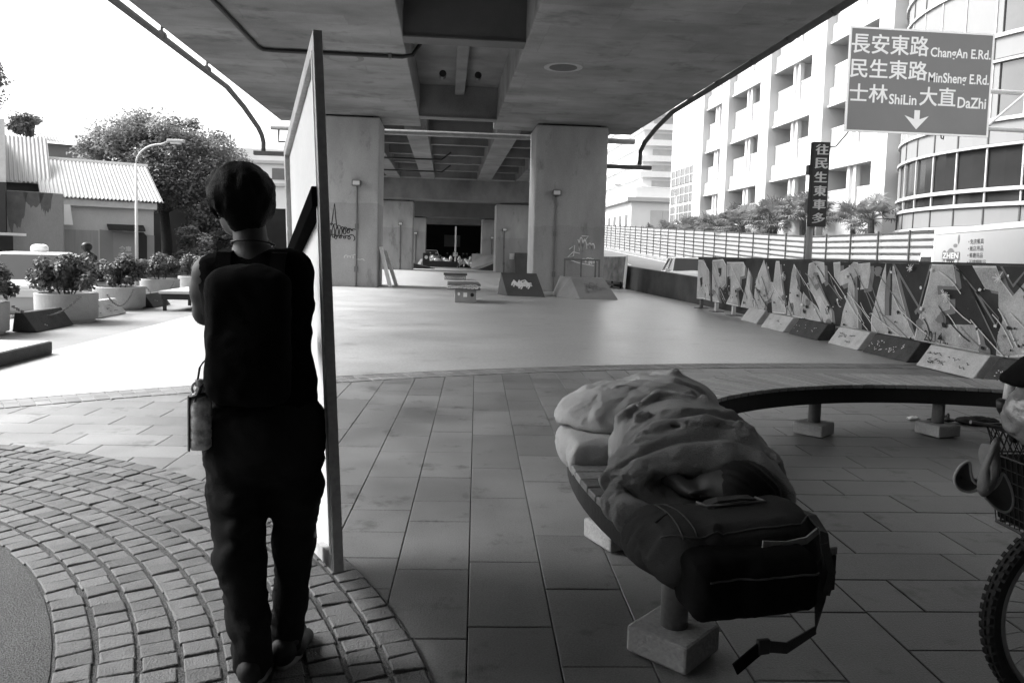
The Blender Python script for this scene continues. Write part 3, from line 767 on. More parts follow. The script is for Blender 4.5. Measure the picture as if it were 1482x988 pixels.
mb = MB(); mb.box(17.2,19.7,28,69,-.3,1.5); tag(mb.build('planting_bed', m_conc), 'raised concrete planting bed behind the noise fence', 'planter')

# overhead road sign on its gantry
t = thing('road_sign', 'large overhead road sign with white Chinese street names and a down arrow', 'sign', (19.3,22.6,0))
SX0, SX1, SZ0, SZ1, SY = 11.70, 16.22, 5.28, 8.34, 22.0
g = MB(); g.box(SX0,SX1,SY,SY+.06,SZ0,SZ1); pn = g.build('panel', mat('sign_green', .17, .45, .08, 1.2, .04, .0), t, bevel=.01)
g = MB(); b_ = .055
g.box(SX0-.001,SX1+.001,SY-.006,SY-.001,SZ0,SZ0+b_); g.box(SX0-.001,SX1+.001,SY-.006,SY-.001,SZ1-b_,SZ1); g.box(SX0-.001,SX0+b_,SY-.0055,SY-.001,SZ0+b_,SZ1-b_); g.box(SX1-b_,SX1+.001,SY-.0055,SY-.001,SZ0+b_,SZ1-b_)
g.build('border', m_white, pn)
W_, H_ = SX1-SX0, SZ1-SZ0
def sg(body, pa, pb, ya, yb, bold=.02):
    if ord(body[0]) > 255: bold = .0
    g = MB(); letter(g, body, (SX0,SY-.004,SZ1), (1,0,0), (0,0,1), (pa-1227)/209*W_, (pb-1227)/209*W_, -(yb-42)/151*H_, -(ya-42)/151*H_, bold)
    if ord(body[0]) > 255:
        for q, (dx_, dz_) in enumerate(((.018,0),(0,.014),(.018,.014))): letter(g, body, (SX0+dx_,SY-.005-.001*q,SZ1+dz_), (1,0,0), (0,0,1), (pa-1227)/209*W_, (pb-1227)/209*W_, -(yb-42)/151*H_, -(ya-42)/151*H_, 0)
    return g.build('lettering', m_white, pn)
sg('長安東路', 1230, 1340, 52, 80); sg('ChangAn E.Rd.', 1344, 1432, 66, 84)
sg('民生東路', 1230, 1340, 88, 115); sg('MinSheng E.Rd.', 1343, 1432, 102, 121)
sg('士林', 1231, 1285, 124, 150); sg('ShiLin', 1288, 1328, 136, 151); sg('大直', 1332, 1384, 124, 151); sg('DaZhi', 1388, 1430, 136, 152)
g = MB(); u = lambda px, py: (SX0+(px-1227)/209*W_, SY-.002, SZ1-(py-42)/151*H_)
g.prism([u(*q) for q in ((1326,158),(1334,158),(1334,171),(1347,166),(1330,186),(1312,166),(1326,171))], (0,-.003,0)); g.build('arrow', m_white, pn)
g = MB(); g.tube([(19.3,22.6,-.4),(19.3,22.6,8.9)], .17, 14); g.build('post', m_pale, t, smooth=True)
for z in (5.62,6.75):
    g = MB(); g.tube([(12.2,22.2,z),(19.3,22.55,z)], .07, 10); g.build('arm', m_pale, t, smooth=True)
for xa, xb in ((12.4,14.0),(15.6,14.0),(16.35,17.6),(19.2,17.6)):
    g = MB(); g.tube([(xa,22.24,5.66),(xb,22.38,6.7)], .04, 8); g.build('brace', m_pale, t)
g = MB(); g.tube([(14.7,21.97,5.28),(14.72,21.96,5.19),(14.78,21.96,5.16),(14.79,21.96,5.26)], .02, 6); g.build('hook', m_black, t)

# letter sign on a pole
t = thing('message_sign', 'narrow black upright sign with stacked pale Chinese characters on a grey pole', 'sign', (8.46,17.2,-.3))
px, py = 8.44, 17.2
MB().tube([(px,py,-.35),(px,py,4.02)], .075, 12).build('pole', mat('pole_grey', .26, .5, .15, 4, .05, .0), t, smooth=True)
g = MB(); g.box(px-.13,px+.26,py-.24,py-.085,2.20,4.13); bx = g.build('sign_box', m_black, t, bevel=.008)
chars = '往民生東車多'
for i, ch in enumerate(chars):
    zt = 4.10-i*.312; g = MB(); [letter(g, ch, (px-.13+q*.012,py-.243-.001*q,q*.004), (1,0,0), (0,0,1), .045, .335, zt-.265, zt-.03, .0) for q in (0,1,2)]; g.build('character', m_pale, bx)
MB().box(px-.14,px-.03,py-.07,py+.07,3.4,3.62).build('control_box', m_steel, t); MB().box(px-.12,px-.03,py-.06,py+.06,2.5,2.85).build('control_box', m_steel, t)
MB().tube([(px+.15,py-.15,4.12),(px+.3,py-.05,4.04),(px+.52,py,4.08),(px+.80,py,4.42)], .015, 6).build('cable', m_black, t)

# delivery truck driving away
def wheel(mb, c, r, w, ax='X'):
    M = Matrix.Rotation(PI/2,3,'Y') if ax == 'X' else Matrix.Rotation(PI/2,3,'X')
    return mb.lathe([(r*.8,-w/2),(r,-w/2+.03),(r,w/2-.03),(r*.8,w/2)], c, 20, M=M)
t = thing('delivery_truck', 'pale box truck with a round logo and Chinese lettering behind the graffiti board', 'truck', (13.66,17.23,-.3), local=True, rz=-R(15.8))
g = MB(); g.box(-1.0,.9,-3.6,2.6,.62,2.65); bx = g.build('cargo_box', mat('truck_box', .50, .5, .06, 1, .03, .0), t, bevel=.02)
g = MB(); g.box(-1.012,-1.0,-3.6,2.6,2.53,2.66); g.box(-1.011,-1.0,2.54,2.61,.62,2.53); g.build('edge_trim', m_white, bx)
def tl(body, y0, y1, z0, z1, m, bold=.02):
    g = MB(); letter(g, body, (-1.0,0,0), (0,-1,0), (0,0,1), y0, y1, z0, z1, bold, .004); return g.build('lettering', m, bx)
mtxt = mat('truck_ink', .07, .6, .1, 3)
for i, (tx, wid) in enumerate((('免洗餐具',.8),('飯店用品',.8),('餐廳用品',.8),('不鏽鋼製品',1.0))):
    z = 2.22-i*.165; tl('•', -.22, -.17, z+.04, z+.08, mtxt); tl(tx, -.12, -.12+wid, z, z+.125, mtxt, .004)
def disc2(y, z, ry, rz_, m, nme, off, n=28):
    g = MB(); g.prism([(-1.002-off, -(y+ry*math.cos(2*PI*i/n)), z+rz_*math.sin(2*PI*i/n)) for i in range(n)], (-.002,0,0)); return g.build(nme, m, bx)
gm = mat('logo_grey', .2, .6, .1, 3); wm = mat('logo_pale', .62, .6, .1, 3)
disc2(-1.32,1.74,.56,.30,gm,'logo',.001); disc2(-1.26,1.83,.42,.25,wm,'logo',.004); disc2(-1.32,1.90,.32,.24,gm,'logo',.007); disc2(-1.32,1.86,.24,.16,mat('logo_dark',.06,.6,.1,3),'logo',.010)
disc2(-1.05,2.20,.14,.05,gm,'logo',.001); disc2(-.85,2.36,.07,.12,gm,'logo',.001); disc2(-1.78,2.03,.12,.06,gm,'logo',.001)
g = MB(); g.box(-1.0162,-1.0142,.72,1.90,1.85,2.04); g.build('logo_band', gm, bx)
tl2 = MB(); letter(tl2, 'ZHEN', (-1.0,0,0), (0,-1,0), (0,0,1), -1.86, -.76, 1.87, 2.02, .02, .02); tl2.build('lettering', m_white, bx)
tl3 = MB(); letter(tl3, 'HANG', (-1.0,0,0), (0,-1,0), (0,0,1), -1.75, -.85, 1.66, 1.80, .02, .02); tl3.build('lettering', m_white, bx)
g = MB(); g.prism([(-.92,2.75,.45),(-.92,4.45,.45),(-.92,4.5,1.15),(-.92,3.95,2.05),(-.92,2.75,2.1)], (1.72,0,0)); cb = g.build('cab', m_white, t, bevel=.06)
g = MB(); g.prism([(-.925,3.0,1.25),(-.925,4.2,1.25),(-.925,3.86,1.92),(-.925,3.0,1.92)], (-.004,0,0)); g.build('window', m_dglass, cb)
for y in (3.7,-2.3):
    for x in (-.78,.7): wheel(MB(), (x,y,.38), .38, .24).build('wheel', m_black, t)
g = MB(); g.box(-.6,.5,-3.4,3.6,.4,.6); g.build('chassis', m_black, t)

# cars
def car(label, loc, rz, body_m, name='parked_car', suv=False, taxi=False):
    t = thing(name, label, 'car', loc, local=True, rz=rz)
    h1, h2 = (.98,1.68) if suv else (.86,1.42)
    s = Sdf((-1.0,-2.4,.1),(1.0,2.4,1.8),.055)
    s.rbox((0,0,.55),(.88,2.2,.32),.16,k=0); s.rbox((0,.0,.78),(.86,2.05,.14),.12,k=.06)
    s.ell((0,1.2,.62),(.84,1.05,.34),k=.05)
    for y in (1.35,-1.35):
        for x in (.85,-.85): s.cut(s.cap((x-.16,y,.33),(x+.16,y,.33),.37,.37,only=True),.02)
    b = s.mesh('body', body_m, t, relax=1)
    ra, rb, fa, fb = (-1.75,-1.98,.35,1.0) if suv else (-1.05,-1.75,.25,.95)
    W0, W1 = .80, .62
    def ringp(x): return [(x[0],rb,h1),(x[0],fb,h1),(x[1],fa,h2),(x[1],ra,h2)]
    L_ = ringp((-W0,-W1)); R_ = ringp((W0,W1))
    g = MB(); g.add(L_+R_, [(0,1,2,3),(7,6,5,4),(0,4,5,1),(1,5,6,2),(2,6,7,3),(3,7,4,0)]); cab = g.build('glasshouse', m_dglass, t, bevel=.05)
    g = MB(); g.add([(-W1-.02,fa+.03,h2-.03),(W1+.02,fa+.03,h2-.03),(W1+.02,ra-.03,h2-.03),(-W1-.02,ra-.03,h2-.03),(-W1*.94,fa-.06,h2+.05),(W1*.94,fa-.06,h2+.05),(W1*.94,ra+.06,h2+.05),(-W1*.94,ra+.06,h2+.05)], [(0,1,2,3),(7,6,5,4),(0,4,5,1),(1,5,6,2),(2,6,7,3),(3,7,4,0)]); g.build('roof', body_m, t, bevel=.03)
    for sx in (-1,1):
        for pa, pb in (((W0,fb,h1),(W1,fa,h2)),((W0,rb,h1),(W1,ra,h2)),((W0,(ra+fa)/2,h1),(W1,(ra+fa)/2,h2))):
            MB().tube([(sx*(pa[0]+.012),pa[1],pa[2]-.02),(sx*(pb[0]+.012),pb[1],pb[2])], .035, 6).build('roof_pillar', body_m, t)
        MB().obox((sx*.93,fb-.25,h1+.08),(.09,.05,.07),Matrix.Identity(3)).build('mirror', body_m, t, bevel=.02)
        MB().obox((sx*.66,2.12,.66),(.18,.08,.07),Matrix.Rotation(-sx*.25,3,'Z')).build('headlight', mat('lamp_glass',.5,.1,.1,5), t, bevel=.02)
        MB().obox((sx*.70,-2.17,.78),(.12,.05,.09),Matrix.Identity(3)).build('tail_light', m_steel, t, bevel=.02)
        for y in (1.35,-1.35):
            w_ = wheel(MB(), (sx*.78,y,.32), .32, .2).build('wheel', m_black, t)
            MB().lathe([(.2,-.01),(.19,.01)], (sx*.885,y,.32), 18, M=Matrix.Rotation(PI/2,3,'Y')).build('rim', m_pale, w_)
    MB().box(-.78,.78,2.16,2.24,.34,.5).build('bumper', m_steel, t, bevel=.02)
    MB().box(-.3,.3,-2.235,-2.2,.6,.74).build('number_plate', m_white, t)
    if taxi:
        s = Sdf((-.4,-.6,1.4),(.4,.4,1.75),.03); s.rbox((0,-.2,1.54),(.17,.15,.1),.09,k=0); s.mesh('roof_sign', m_white, t, relax=1)
    return t
car('white car on the road past the left end of the graffiti board', (9.85,30.4,zr(30.2)+.02), R(172), mat('car_white', .75, .25, .04, 1, .0, .0, spec=.6), name='passing_car', suv=False)
# far street lamps on the right
def street_lamp(label, loc, h, reach, dx=1, dy=0):
    t = thing('street_lamp', label, 'street lamp', loc, local=True)
    MB().tube([(0,0,-.3),(0,0,h-.9)], [.07,.045], 10).build('pole', m_pale, t, smooth=True)
    pts = []
    for i in range(9):
        a = PI/2*i/8; pts.append((dx*(.9-.9*math.cos(a)), dy*(.9-.9*math.cos(a)), h-.9+.75*math.sin(a)))
    pts.append((dx*reach,dy*reach,h-.02)); MB().tube(pts, .036, 8).build('arm', m_pale, t, smooth=True)
    M = Matrix.Rotation(math.atan2(dy,dx),3,'Z')
    hd = MB().obox(Vector((dx*(reach+.25),dy*(reach+.25),h+.0)),(.32,.1,.06),M).build('lamp_head', mat('lamp_head_grey',.45,.4,.1,3), t, bevel=.04)
    MB().obox(Vector((dx*(reach+.25),dy*(reach+.25),h-.09)),(.2,.08,.04),M).build('lens', mat('lamp_lens',.6,.1,.1,3), hd, bevel=.03)
    return t
street_lamp('faint street lamp with a long arm in front of the low white corner building', (22.0,72.5,1.6), 6.6, 5.6, -1, 0)

# ------------------------------------------------------------------ left side: warehouse, walls, trees, planters, taxi
m_corr = mat('roof_sheet', .28, .45, .12, .8, .04, .0)
D_ = Vector((.87,.49,0)).normalized(); NB = Vector((-D_.y, D_.x, 0))       # along the warehouse front ; away from us
def P_(o, u, v, z): q = Vector(o)+D_*u+NB*v; return (q.x,q.y,z)
def corr_roof(mb, o, u0, u1, v0, z0, v1, z1, pitch=.16, amp=.055, th=.03):
    n = int((u1-u0)/pitch)*4; vs = []; m = n+1
    for v, z in ((v0,z0),(v1,z1)):
        for i in range(m):
            k = i%4; dz = amp if k in (1,2) else 0; vs.append(P_(o,u0+(u1-u0)*i/n,v,z+dz))
    for v, z in ((v0,z0),(v1,z1)):
        for i in range(m):
            k = i%4; dz = amp if k in (1,2) else 0; vs.append(P_(o,u0+(u1-u0)*i/n,v,z+dz-th))
    fs = []
    for i in range(n): fs += [(i,i+1,m+i+1,m+i),(2*m+i+1,2*m+i,3*m+i,3*m+i+1),(i+1,i,2*m+i,2*m+i+1),(m+i,m+i+1,3*m+i+1,3*m+i)]
    mb.add(vs, fs)
O = Vector((-14.05,38.0,0))              # right front corner of the warehouse
m_ww = mat('warehouse_wall', .45, .9, .25, .5, .1, .1, 30, stretch=(1,1,.5))
t = thing('warehouse', 'old warehouse with a pale corrugated roof and a dark awning over its door', 'building', tuple(O))
g = MB(); g.prism([P_(O,0,0,-.35),P_(O,-4.6,0,-.35),P_(O,-4.6,0,3.25),P_(O,0,0,3.25)], NB*8); g.build('wall', m_ww, t)
g = MB(); g.prism([P_(O,.02,-.012,-.3),P_(O,-2.3,-.012,-.3),P_(O,-2.3,-.012,1.95),P_(O,.02,-.012,1.75)], NB*.01); g.build('painted_dado', mat('grey_dado', .24, .8, .15, 1, .06), t)
g = MB(); g.prism([P_(O,-2.35,-.014,-.3),P_(O,-3.7,-.014,-.3),P_(O,-3.7,-.014,1.9),P_(O,-2.35,-.014,1.9)], NB*.01); g.build('shutter', mat('shutter_metal', .3, .6, .2, 2, .05, .0, stretch=(3,3,.2)), t)
g = MB(); corr_roof(g, O, -4.65, .35, -.5, 3.32, 4.3, 5.4); rf = g.build('roof', m_corr, t)
g = MB(); corr_roof(g, O, -4.65, .35, 9.0, 3.5, 4.3, 5.4); g.build('rear_roof', m_corr, t)
g = MB(); g.prism([P_(O,-4.65,4.2,5.36),P_(O,.4,4.2,5.36),P_(O,.4,4.45,5.36),P_(O,-4.65,4.45,5.36)], (0,0,.14)); g.build('ridge_cap', m_white, rf)
g = MB(); g.prism([P_(O,-4.6,-.3,2.98),P_(O,.1,-.3,2.98),P_(O,.1,-.3,3.27),P_(O,-4.6,-.3,3.27)], NB*.12); g.build('fascia', m_pale, t)
g = MB(); g.prism([P_(O,-2.0,-.6,1.92),P_(O,-.45,-.6,1.92),P_(O,-.45,-.02,2.15),P_(O,-2.0,-.02,2.15)], (0,0,.07)); g.build('awning', m_black, t)
g = MB(); g.prism([P_(O,-1.75,-.03,-.3),P_(O,-.75,-.03,-.3),P_(O,-.75,-.03,1.85),P_(O,-1.75,-.03,1.85)], NB*.015); dr = g.build('door', mat('door_grey', .27, .7, .1, 1), t)
g = MB(); letter(g, '倉庫', P_(O,-1.5,-.034,.95), D_, (0,0,1), 0, .52, 0, .26, .02, .002); g.build('lettering', m_pale, dr)
g = MB(); g.prism([P_(O,-1.52,-.036,.84),P_(O,-.95,-.036,.84),P_(O,-.95,-.036,.88),P_(O,-1.52,-.036,.88)], NB*.003); g.build('painted_line', m_pale, dr)
g = MB(); g.prism([P_(O,-.7,-.03,-.3),P_(O,-.3,-.03,-.3),P_(O,-.3,-.03,1.7),P_(O,-.45,-.03,1.88),P_(O,-.68,-.03,1.88)], NB*.016); g.build('dark_panel', m_black, t)
g = MB(); g.prism([P_(O,-3.75,-.5,2.1),P_(O,-3.4,-.5,2.1),P_(O,-3.5,-.5,3.0),P_(O,-3.75,-.5,3.0)], NB*.3); g.build('duct', m_white, t)
# stained yard wall with shed behind
O2 = Vector((-16.5,34.5,0))
t = thing('yard_wall', 'stained grey concrete wall behind the white taxi', 'wall', tuple(O2))
mst = mat('stained_wall', .24, .9, .45, .35, .12, .1, 30, stretch=(1,1,.35))
g = MB(); g.prism([P_(O2,0,0,-.35),P_(O2,-12,0,-.35),P_(O2,-12,0,3.48),P_(O2,0,0,3.40)], NB*.3); g.build('wall', mst, t, bevel=.03)
rw = random.Random(9); g = MB()
def stain(u, w, z): 
    n = 14; pts = [P_(O2,u+w*(i/n-.5),-.004,3.39) for i in range(n+1)]; 
    lo = [P_(O2,u+w*(i/n-.5)*(.75+.1*rw.random()),-.004,3.39-z*(math.sin(PI*min(1,max(0,i/n)))**.5)*rw.uniform(.6,1)-.25) for i in range(n,-1,-1)]
    g.prism(pts+lo, tuple(NB*.003))
stain(-1.75,1.0,1.7); stain(-.65,.55,.8); stain(-3.6,.9,1.1); stain(-1.1,.8,.45); stain(-2.6,.8,.35)
g.build('damp_stain', mat('damp', .10, .9, .4, 2, .2), t)
t = thing('shed', 'shed with a bright corrugated lean-to roof above the stained wall', 'building', tuple(O2))
g = MB(); corr_roof(g, O2, -6.0, -.25, 3.0, 3.98, 6.2, 6.35); g.build('roof', m_corr, t)
g = MB(); g.prism([P_(O2,-6,3.3,-.3),P_(O2,-.4,3.3,-.3),P_(O2,-.4,3.3,3.95),P_(O2,-6,3.3,3.95)], NB*2.6); g.build('wall', mat('shed_dark', .05, .9, .3, 1), t)
g = MB(); g.prism([P_(O2,-.75,3.05,-.3),P_(O2,-.62,3.05,-.3),P_(O2,-.62,3.05,3.95),P_(O2,-.75,3.05,3.95)], NB*.1); g.build('post', m_white, t)
t = thing('rear_house', 'house with a pale eave and grey upper wall half hidden by the big tree', 'house', (-22,52,0))
O3 = Vector((-22.4,52,0))
g = MB(); g.prism([P_(O3,0,0,-.3),P_(O3,-7,0,-.3),P_(O3,-7,0,7.45),P_(O3,0,0,7.45)], NB*6); g.build('wall', mat('rear_wall', .2, .9, .2, 1), t)
g = MB(); corr_roof(g, O3, -3.6, .4, -.6, 7.5, 3, 8.5); g.build('roof', m_corr, t)
t = thing('brick_house', 'tall pale tiled house at the left edge of the view', 'house', (-22,34,0))
g = MB(); g.prism([(-27,33,-.3),(-18.02,33,-.3),(-23.2,42,-.3),(-32,42,-.3)], (0,0,6.55)); g.build('wall', mat('tile_wall', .5, .8, .2, 3, .2), t)
g = MB(); g.box(-27,-18.0,32.9,32.998,.5,3.7); g.build('painted_recess', m_black, t)  # black slab on the wall, paints the shade of a recess
t = thing('white_building', 'white building with a small window between the walker and the carried board', 'building', (-22,95,0))
g = MB(); g.box(-32,-16.5,92,108,-.3,12.7); g.build('wall', m_wall_w, t)
for z in (2.6,5.2,8.4,11):
    g = MB(); g.box(-32.2,-16.3,91.6,91.998,z,z+.35); g.build('ledge', m_wall_g, t)
for x in (-19.6,-23.5):
    for z in (3.6,9.2): g = MB(); g.box(x-1.0,x+.6,91.9,91.999,z,z+1.3); g.build('window', m_mglass, t)
t = thing('guard_booth', 'small pale booth with a window at the left edge behind the taxi', 'booth', (-13.9,23.8,-.34))
g = MB(); g.box(-15.1,-13.1,23.4,24.6,-.34,1.0); g.build('wall', mat('booth_grey', .3, .8, .2, 1), t)
g = MB(); g.box(-15.2,-12.97,23.2,24.8,1.50,1.58); g.build('roof', m_white, t)
g = MB()
for x in (-13.22,-14.0,-14.8): g.box(x,x+.1,23.42,23.5,1.0,1.5)
g.box(-15.0,-13.12,23.43,23.49,1.0,1.05)
g.build('window_frame', m_white, t)
g = MB(); g.box(-15.0,-13.2,23.6,24.5,1.0,1.5); g.build('pane', m_dglass, t)

m_leaf = mat('tree_leaf', .22, .6, .3, 1, .2, .0, attr=True, leaf=.5)
m_leaf2 = mat('shrub_leaf', .10, .5, .3, 3, .2, .0, attr=True, leaf=.3)
def tree(label, base, h, rx, ry, rz_, cz, n, leaf, nl, seed, clump=1.0):
    r_ = random.Random(seed); bx_, by_ = base
    t = thing('broadleaf_tree', label, 'tree', (bx_,by_,-.3))
    tr = MB(); tr.tube([(bx_,by_,-.35),(bx_+.1,by_,1.2),(bx_-.1,by_,cz*.6),(bx_+.2,by_,cz)], [.42,.33,.26,.14], 10); trunk = tr.build('trunk', m_trunk, t, smooth=True)
    cs = []
    for i in range(n):
        d = Vector((r_.gauss(0,1), r_.gauss(0,1), r_.gauss(0,1)+.15)).normalized(); q = r_.uniform(.55,1.0)
        cs.append((bx_+d.x*rx*q, by_+d.y*ry*q, cz+d.z*rz_*q, clump*r_.uniform(.6,1.25)))
    lm = MB()
    for c in cs[::4]: 
        tr2 = Vector((bx_,by_,cz*.55)); c_ = Vector(c[:3]); lm.tube([tr2, tr2.lerp(c_,.5)+Vector((0,0,.4)), c_], [.13,.08,.03], 6)
    lm.build('limbs', m_trunk, trunk)
    leaves(MB(), cs, nl, leaf, .75, 1.1, r_).build('crown', m_leaf, t, tone=True)
    return t
tree('big dense broadleaf tree behind the street lamp', (-16.7,47,), 9.5, 4.6, 4.0, 3.0, 5.9, 170, .19, 270, 21, .95)
tree('low leafy tree to the left of the walker under the big tree', (-13.0,45.5), 5, 2.0, 2.0, 1.9, 2.3, 50, .18, 200, 22, .75)
tree('round tree crown above the bright shed roof', (-26.0,50), 11, .95, 1.0, .75, 8.6, 16, .18, 170, 23, .5)
tree('tall tree crown cut by the left edge of the view', (-28.0,50), 14, .8, 1.2, 1.5, 11.0, 20, .18, 170, 24, .6)
tree('dark small tree behind the right end of the warehouse', (-13.4,42.0), 3, 1.2, 1.2, 1.3, 1.2, 24, .16, 170, 25, .5)
t = thing('yard_wall', 'dark wall added to fill in the shade under the big tree', 'wall', (-13,52,0))
g = MB(); g.box(-21,-8.5,52,52.4,-.3,3.9); g.build('wall', mat('shade_fill', .035, .9, .4, .8, .2), t)  # dark backdrop added, its colour stands for shade below the crown
street_lamp('pale curved street lamp in front of the warehouse', (-11.72,30.0,-.3), 5.55, 1.2, 1, 0)

# tubs of shrubs along the left edge of the plaza
m_tub = mat('tub_concrete', .34, .85, .25, 2.5, .15, .15, 60)
rl = random.Random(5)
def shrub(seed):
    r_ = random.Random(seed); cs = []
    for i in range(26):
        a = r_.uniform(0,2*PI); q = r_.uniform(.0,.50); cs.append((q*math.cos(a)*1.15, q*math.sin(a)*1.15, .62+r_.uniform(0,.44)*(1-.5*q), r_.uniform(.14,.24)))
    return leaves(MB(), cs, 150, .085, .85, .7, r_)
def tub():
    g = MB(); g.lathe([(.50,.0),(.50,.05),(.56,.055),(.57,.46),(.56,.475),(.50,.475),(.49,.40),(.001,.40)], (0,0,0), 48); return g
SH = [shrub(31), shrub(32), shrub(33)]
TUB = None; ptl = [
 ('concrete tub of shrubs cut by the left edge of the view', -6.88,11.6,0,.88), ('round concrete tub with the tall full shrub in front of the taxi', -6.53,13.72,1,.86),
 ('concrete tub with a bushy shrub between the white-faced block and a dark block', -6.80,16.5,2,.88), ('concrete tub of shrubs directly behind the low table', -7.43,20.5,0,.84),
 ('farthest concrete tub in view, just left of the walking person', -7.25,22.8,1,.86), ('small far concrete tub of shrubs behind the walking person', -7.25,26.0,2,.86)]
PG = 'concrete shrub tubs along the plaza edge'; protos = {}
for i, (lb, x, y, k, s) in enumerate(ptl):
    if k not in protos:
        t = thing('shrub_tub', lb, 'planter', (0,0,0), PG, local=True)
        tub().build('tub', m_tub, t, smooth=False); SH[k].build('foliage', m_leaf2, t, tone=True)
        st = MB()
        for q in range(7): a = q*.9; st.tube([(0.1*math.cos(a),.1*math.sin(a),.38),(.3*math.cos(a),.3*math.sin(a),.8)], .012, 5)
        st.build('stems', m_trunk, t); protos[k] = t
    else: t = copy_thing(protos[k], (0,0,0), 0, lb, PG)
    t.location = (x,y,0); t.rotation_euler.z = i*1.3; t.scale = (s,s,1.0 if i != 1 else 1.06)
def chain(label, a, b, sag):
    a, b = Vector(a), Vector(b); n = 34; g = MB()
    for i in range(n):
        u = i/(n-1); p = a.lerp(b,u); p.z -= sag*4*u*(1-u); d = (b-a).normalized()
        M = Matrix.Rotation(math.atan2(d.y,d.x),3,'Z') @ Matrix.Rotation((PI/2)*(i%2),3,'X')
        g.obox(p, (.026,.014,.007), M)
    tag(g.build('chain', m_steel, None), label, 'chain', 'chains between the shrub tubs')
chain('chain hanging from the tall-shrub tub towards the view edge', (-6.12,13.3,.46), (-6.40,11.85,.40), .22)
chain('chain hanging between the bushy tub and the tall-shrub tub', (-6.30,15.95,.44), (-6.10,14.3,.44), .25)
chain('chain hanging in front of the tub behind the low table', (-6.80,19.7,.44), (-6.40,16.9,.44), .28)

# wedge blocks (parking stops stood along both edges)
m_wl = mat('block_pale', .46, .85, .3, 5, .2, .2, 60); m_wd = mat('block_dark', .05, .8, .4, 6, .5, .2, 60)
def wedge_block(label, x, y0, y1, s, m, group, marks=None, seed=0):
    """s=+1: sloped face looks to -x (right row), s=-1: looks to +x (left row)"""
    t = thing('kerb_block', label, 'concrete block', (x,(y0+y1)/2,0), group)
    g = MB(); g.prism([(x,y0,.012),(x+s*.36,y0,.012),(x+s*.32,y0,.30),(x+s*.20,y0,.30)], (0,y1-y0,0)); b = g.build('block', m, t, bevel=.012)
    if marks:
        r_ = random.Random(seed); ux = Vector((0,-s,0)) if s > 0 else Vector((0,1,0)); uy = Vector((s*.20,0,.29)).normalized(); o = Vector((x,(y1 if s>0 else y0),.012)); L = y1-y0
        st = []
        for q in range(marks):
            a = r_.uniform(.05,L-.25); h = r_.uniform(.08,.25); pts = [(a+.022*j, h+r_.uniform(-.02,.02)) for j in range(r_.randint(3,8) if m is m_wl else r_.randint(2,2))]; st.append(pts)
        g = MB(); scribble(g, o, ux, uy, st, .009 if m is m_wl else .011); g.build('spray_marks', m_ink if m is m_wl else m_chalk, t)
    return t
RG = 'kerb blocks under the graffiti board'; LG = 'kerb blocks along the shrub tubs'
wedge_block('pale worn block farthest along under the graffiti board', 6.53,14.2,15.25,1,m_wl,RG,4,1)
wedge_block('dark block between two pale ones, far under the graffiti board', 6.53,12.85,13.95,1,m_wd,RG,10,2)
wedge_block('pale block with faint writing in the middle of the right row', 6.53,11.5,12.45,1,m_wl,RG,8,3)
wedge_block('black speckled block in front of the light board post', 6.50,10.15,11.3,1,m_wd,RG,34,4)
wedge_block('large pale block with a scrawled line beside the curved bench', 6.48,8.75,9.9,1,m_wl,RG,16,5)
wedge_block('dark speckled block half hidden by the black cap', 6.48,7.4,8.6,1,m_wd,RG,24,6)
wedge_block('pale plain block turned end-on, last before the far road car', 6.75,16.0,16.9,1,m_wl,RG)
wedge_block('black block in front of the tall-shrub tub', -6.12,11.95,13.1,-1,m_wd,LG,2,7)
wedge_block('pale block with dark scrawl between two shrub tubs', -6.25,14.3,15.5,-1,m_wl,LG,9,8)
wedge_block('dark block beside the low table', -6.25,16.9,17.9,-1,m_wd,LG,2,9)
car('white taxi with a roof sign behind the shrub tubs', (-9.05,17.9,-.34), R(18), mat('taxi_paint', .5, .25, .04, 1, .0, .0, spec=.6), name='parked_taxi', taxi=True)
t = thing('skate_ledge', 'low flat ledge with a dark side at the left edge of the white floor', 'ledge', (-5.6,8.2,0))
g = MB(); g.box(-6.4,-4.84,6.9,9.75,.012,.165); g.build('slab', mat('ledge_top', .38, .7, .3, 3, .15), t, bevel=.008)
g = MB(); g.box(-4.839,-4.815,6.92,9.74,.012,.155); g.build('side_plate', m_wd, t)
t = thing('low_table', 'low square table with dark thin legs beside the shrub tubs', 'table', (-5.2,17,0))
g = MB(); g.box(-5.9,-4.6,16.2,17.9,.36,.42); g.build('tabletop', mat('table_top_pale', .45, .5, .15, 2), t, bevel=.006)
g = MB(); g.box(-5.86,-4.64,16.24,17.86,.24,.358); g.build('apron', m_black, t)
for x in (-5.84,-4.7):
    for y in (16.26,17.8): MB().box(x,x+.06,y,y+.06,.006,.24).build('leg', m_black, t)
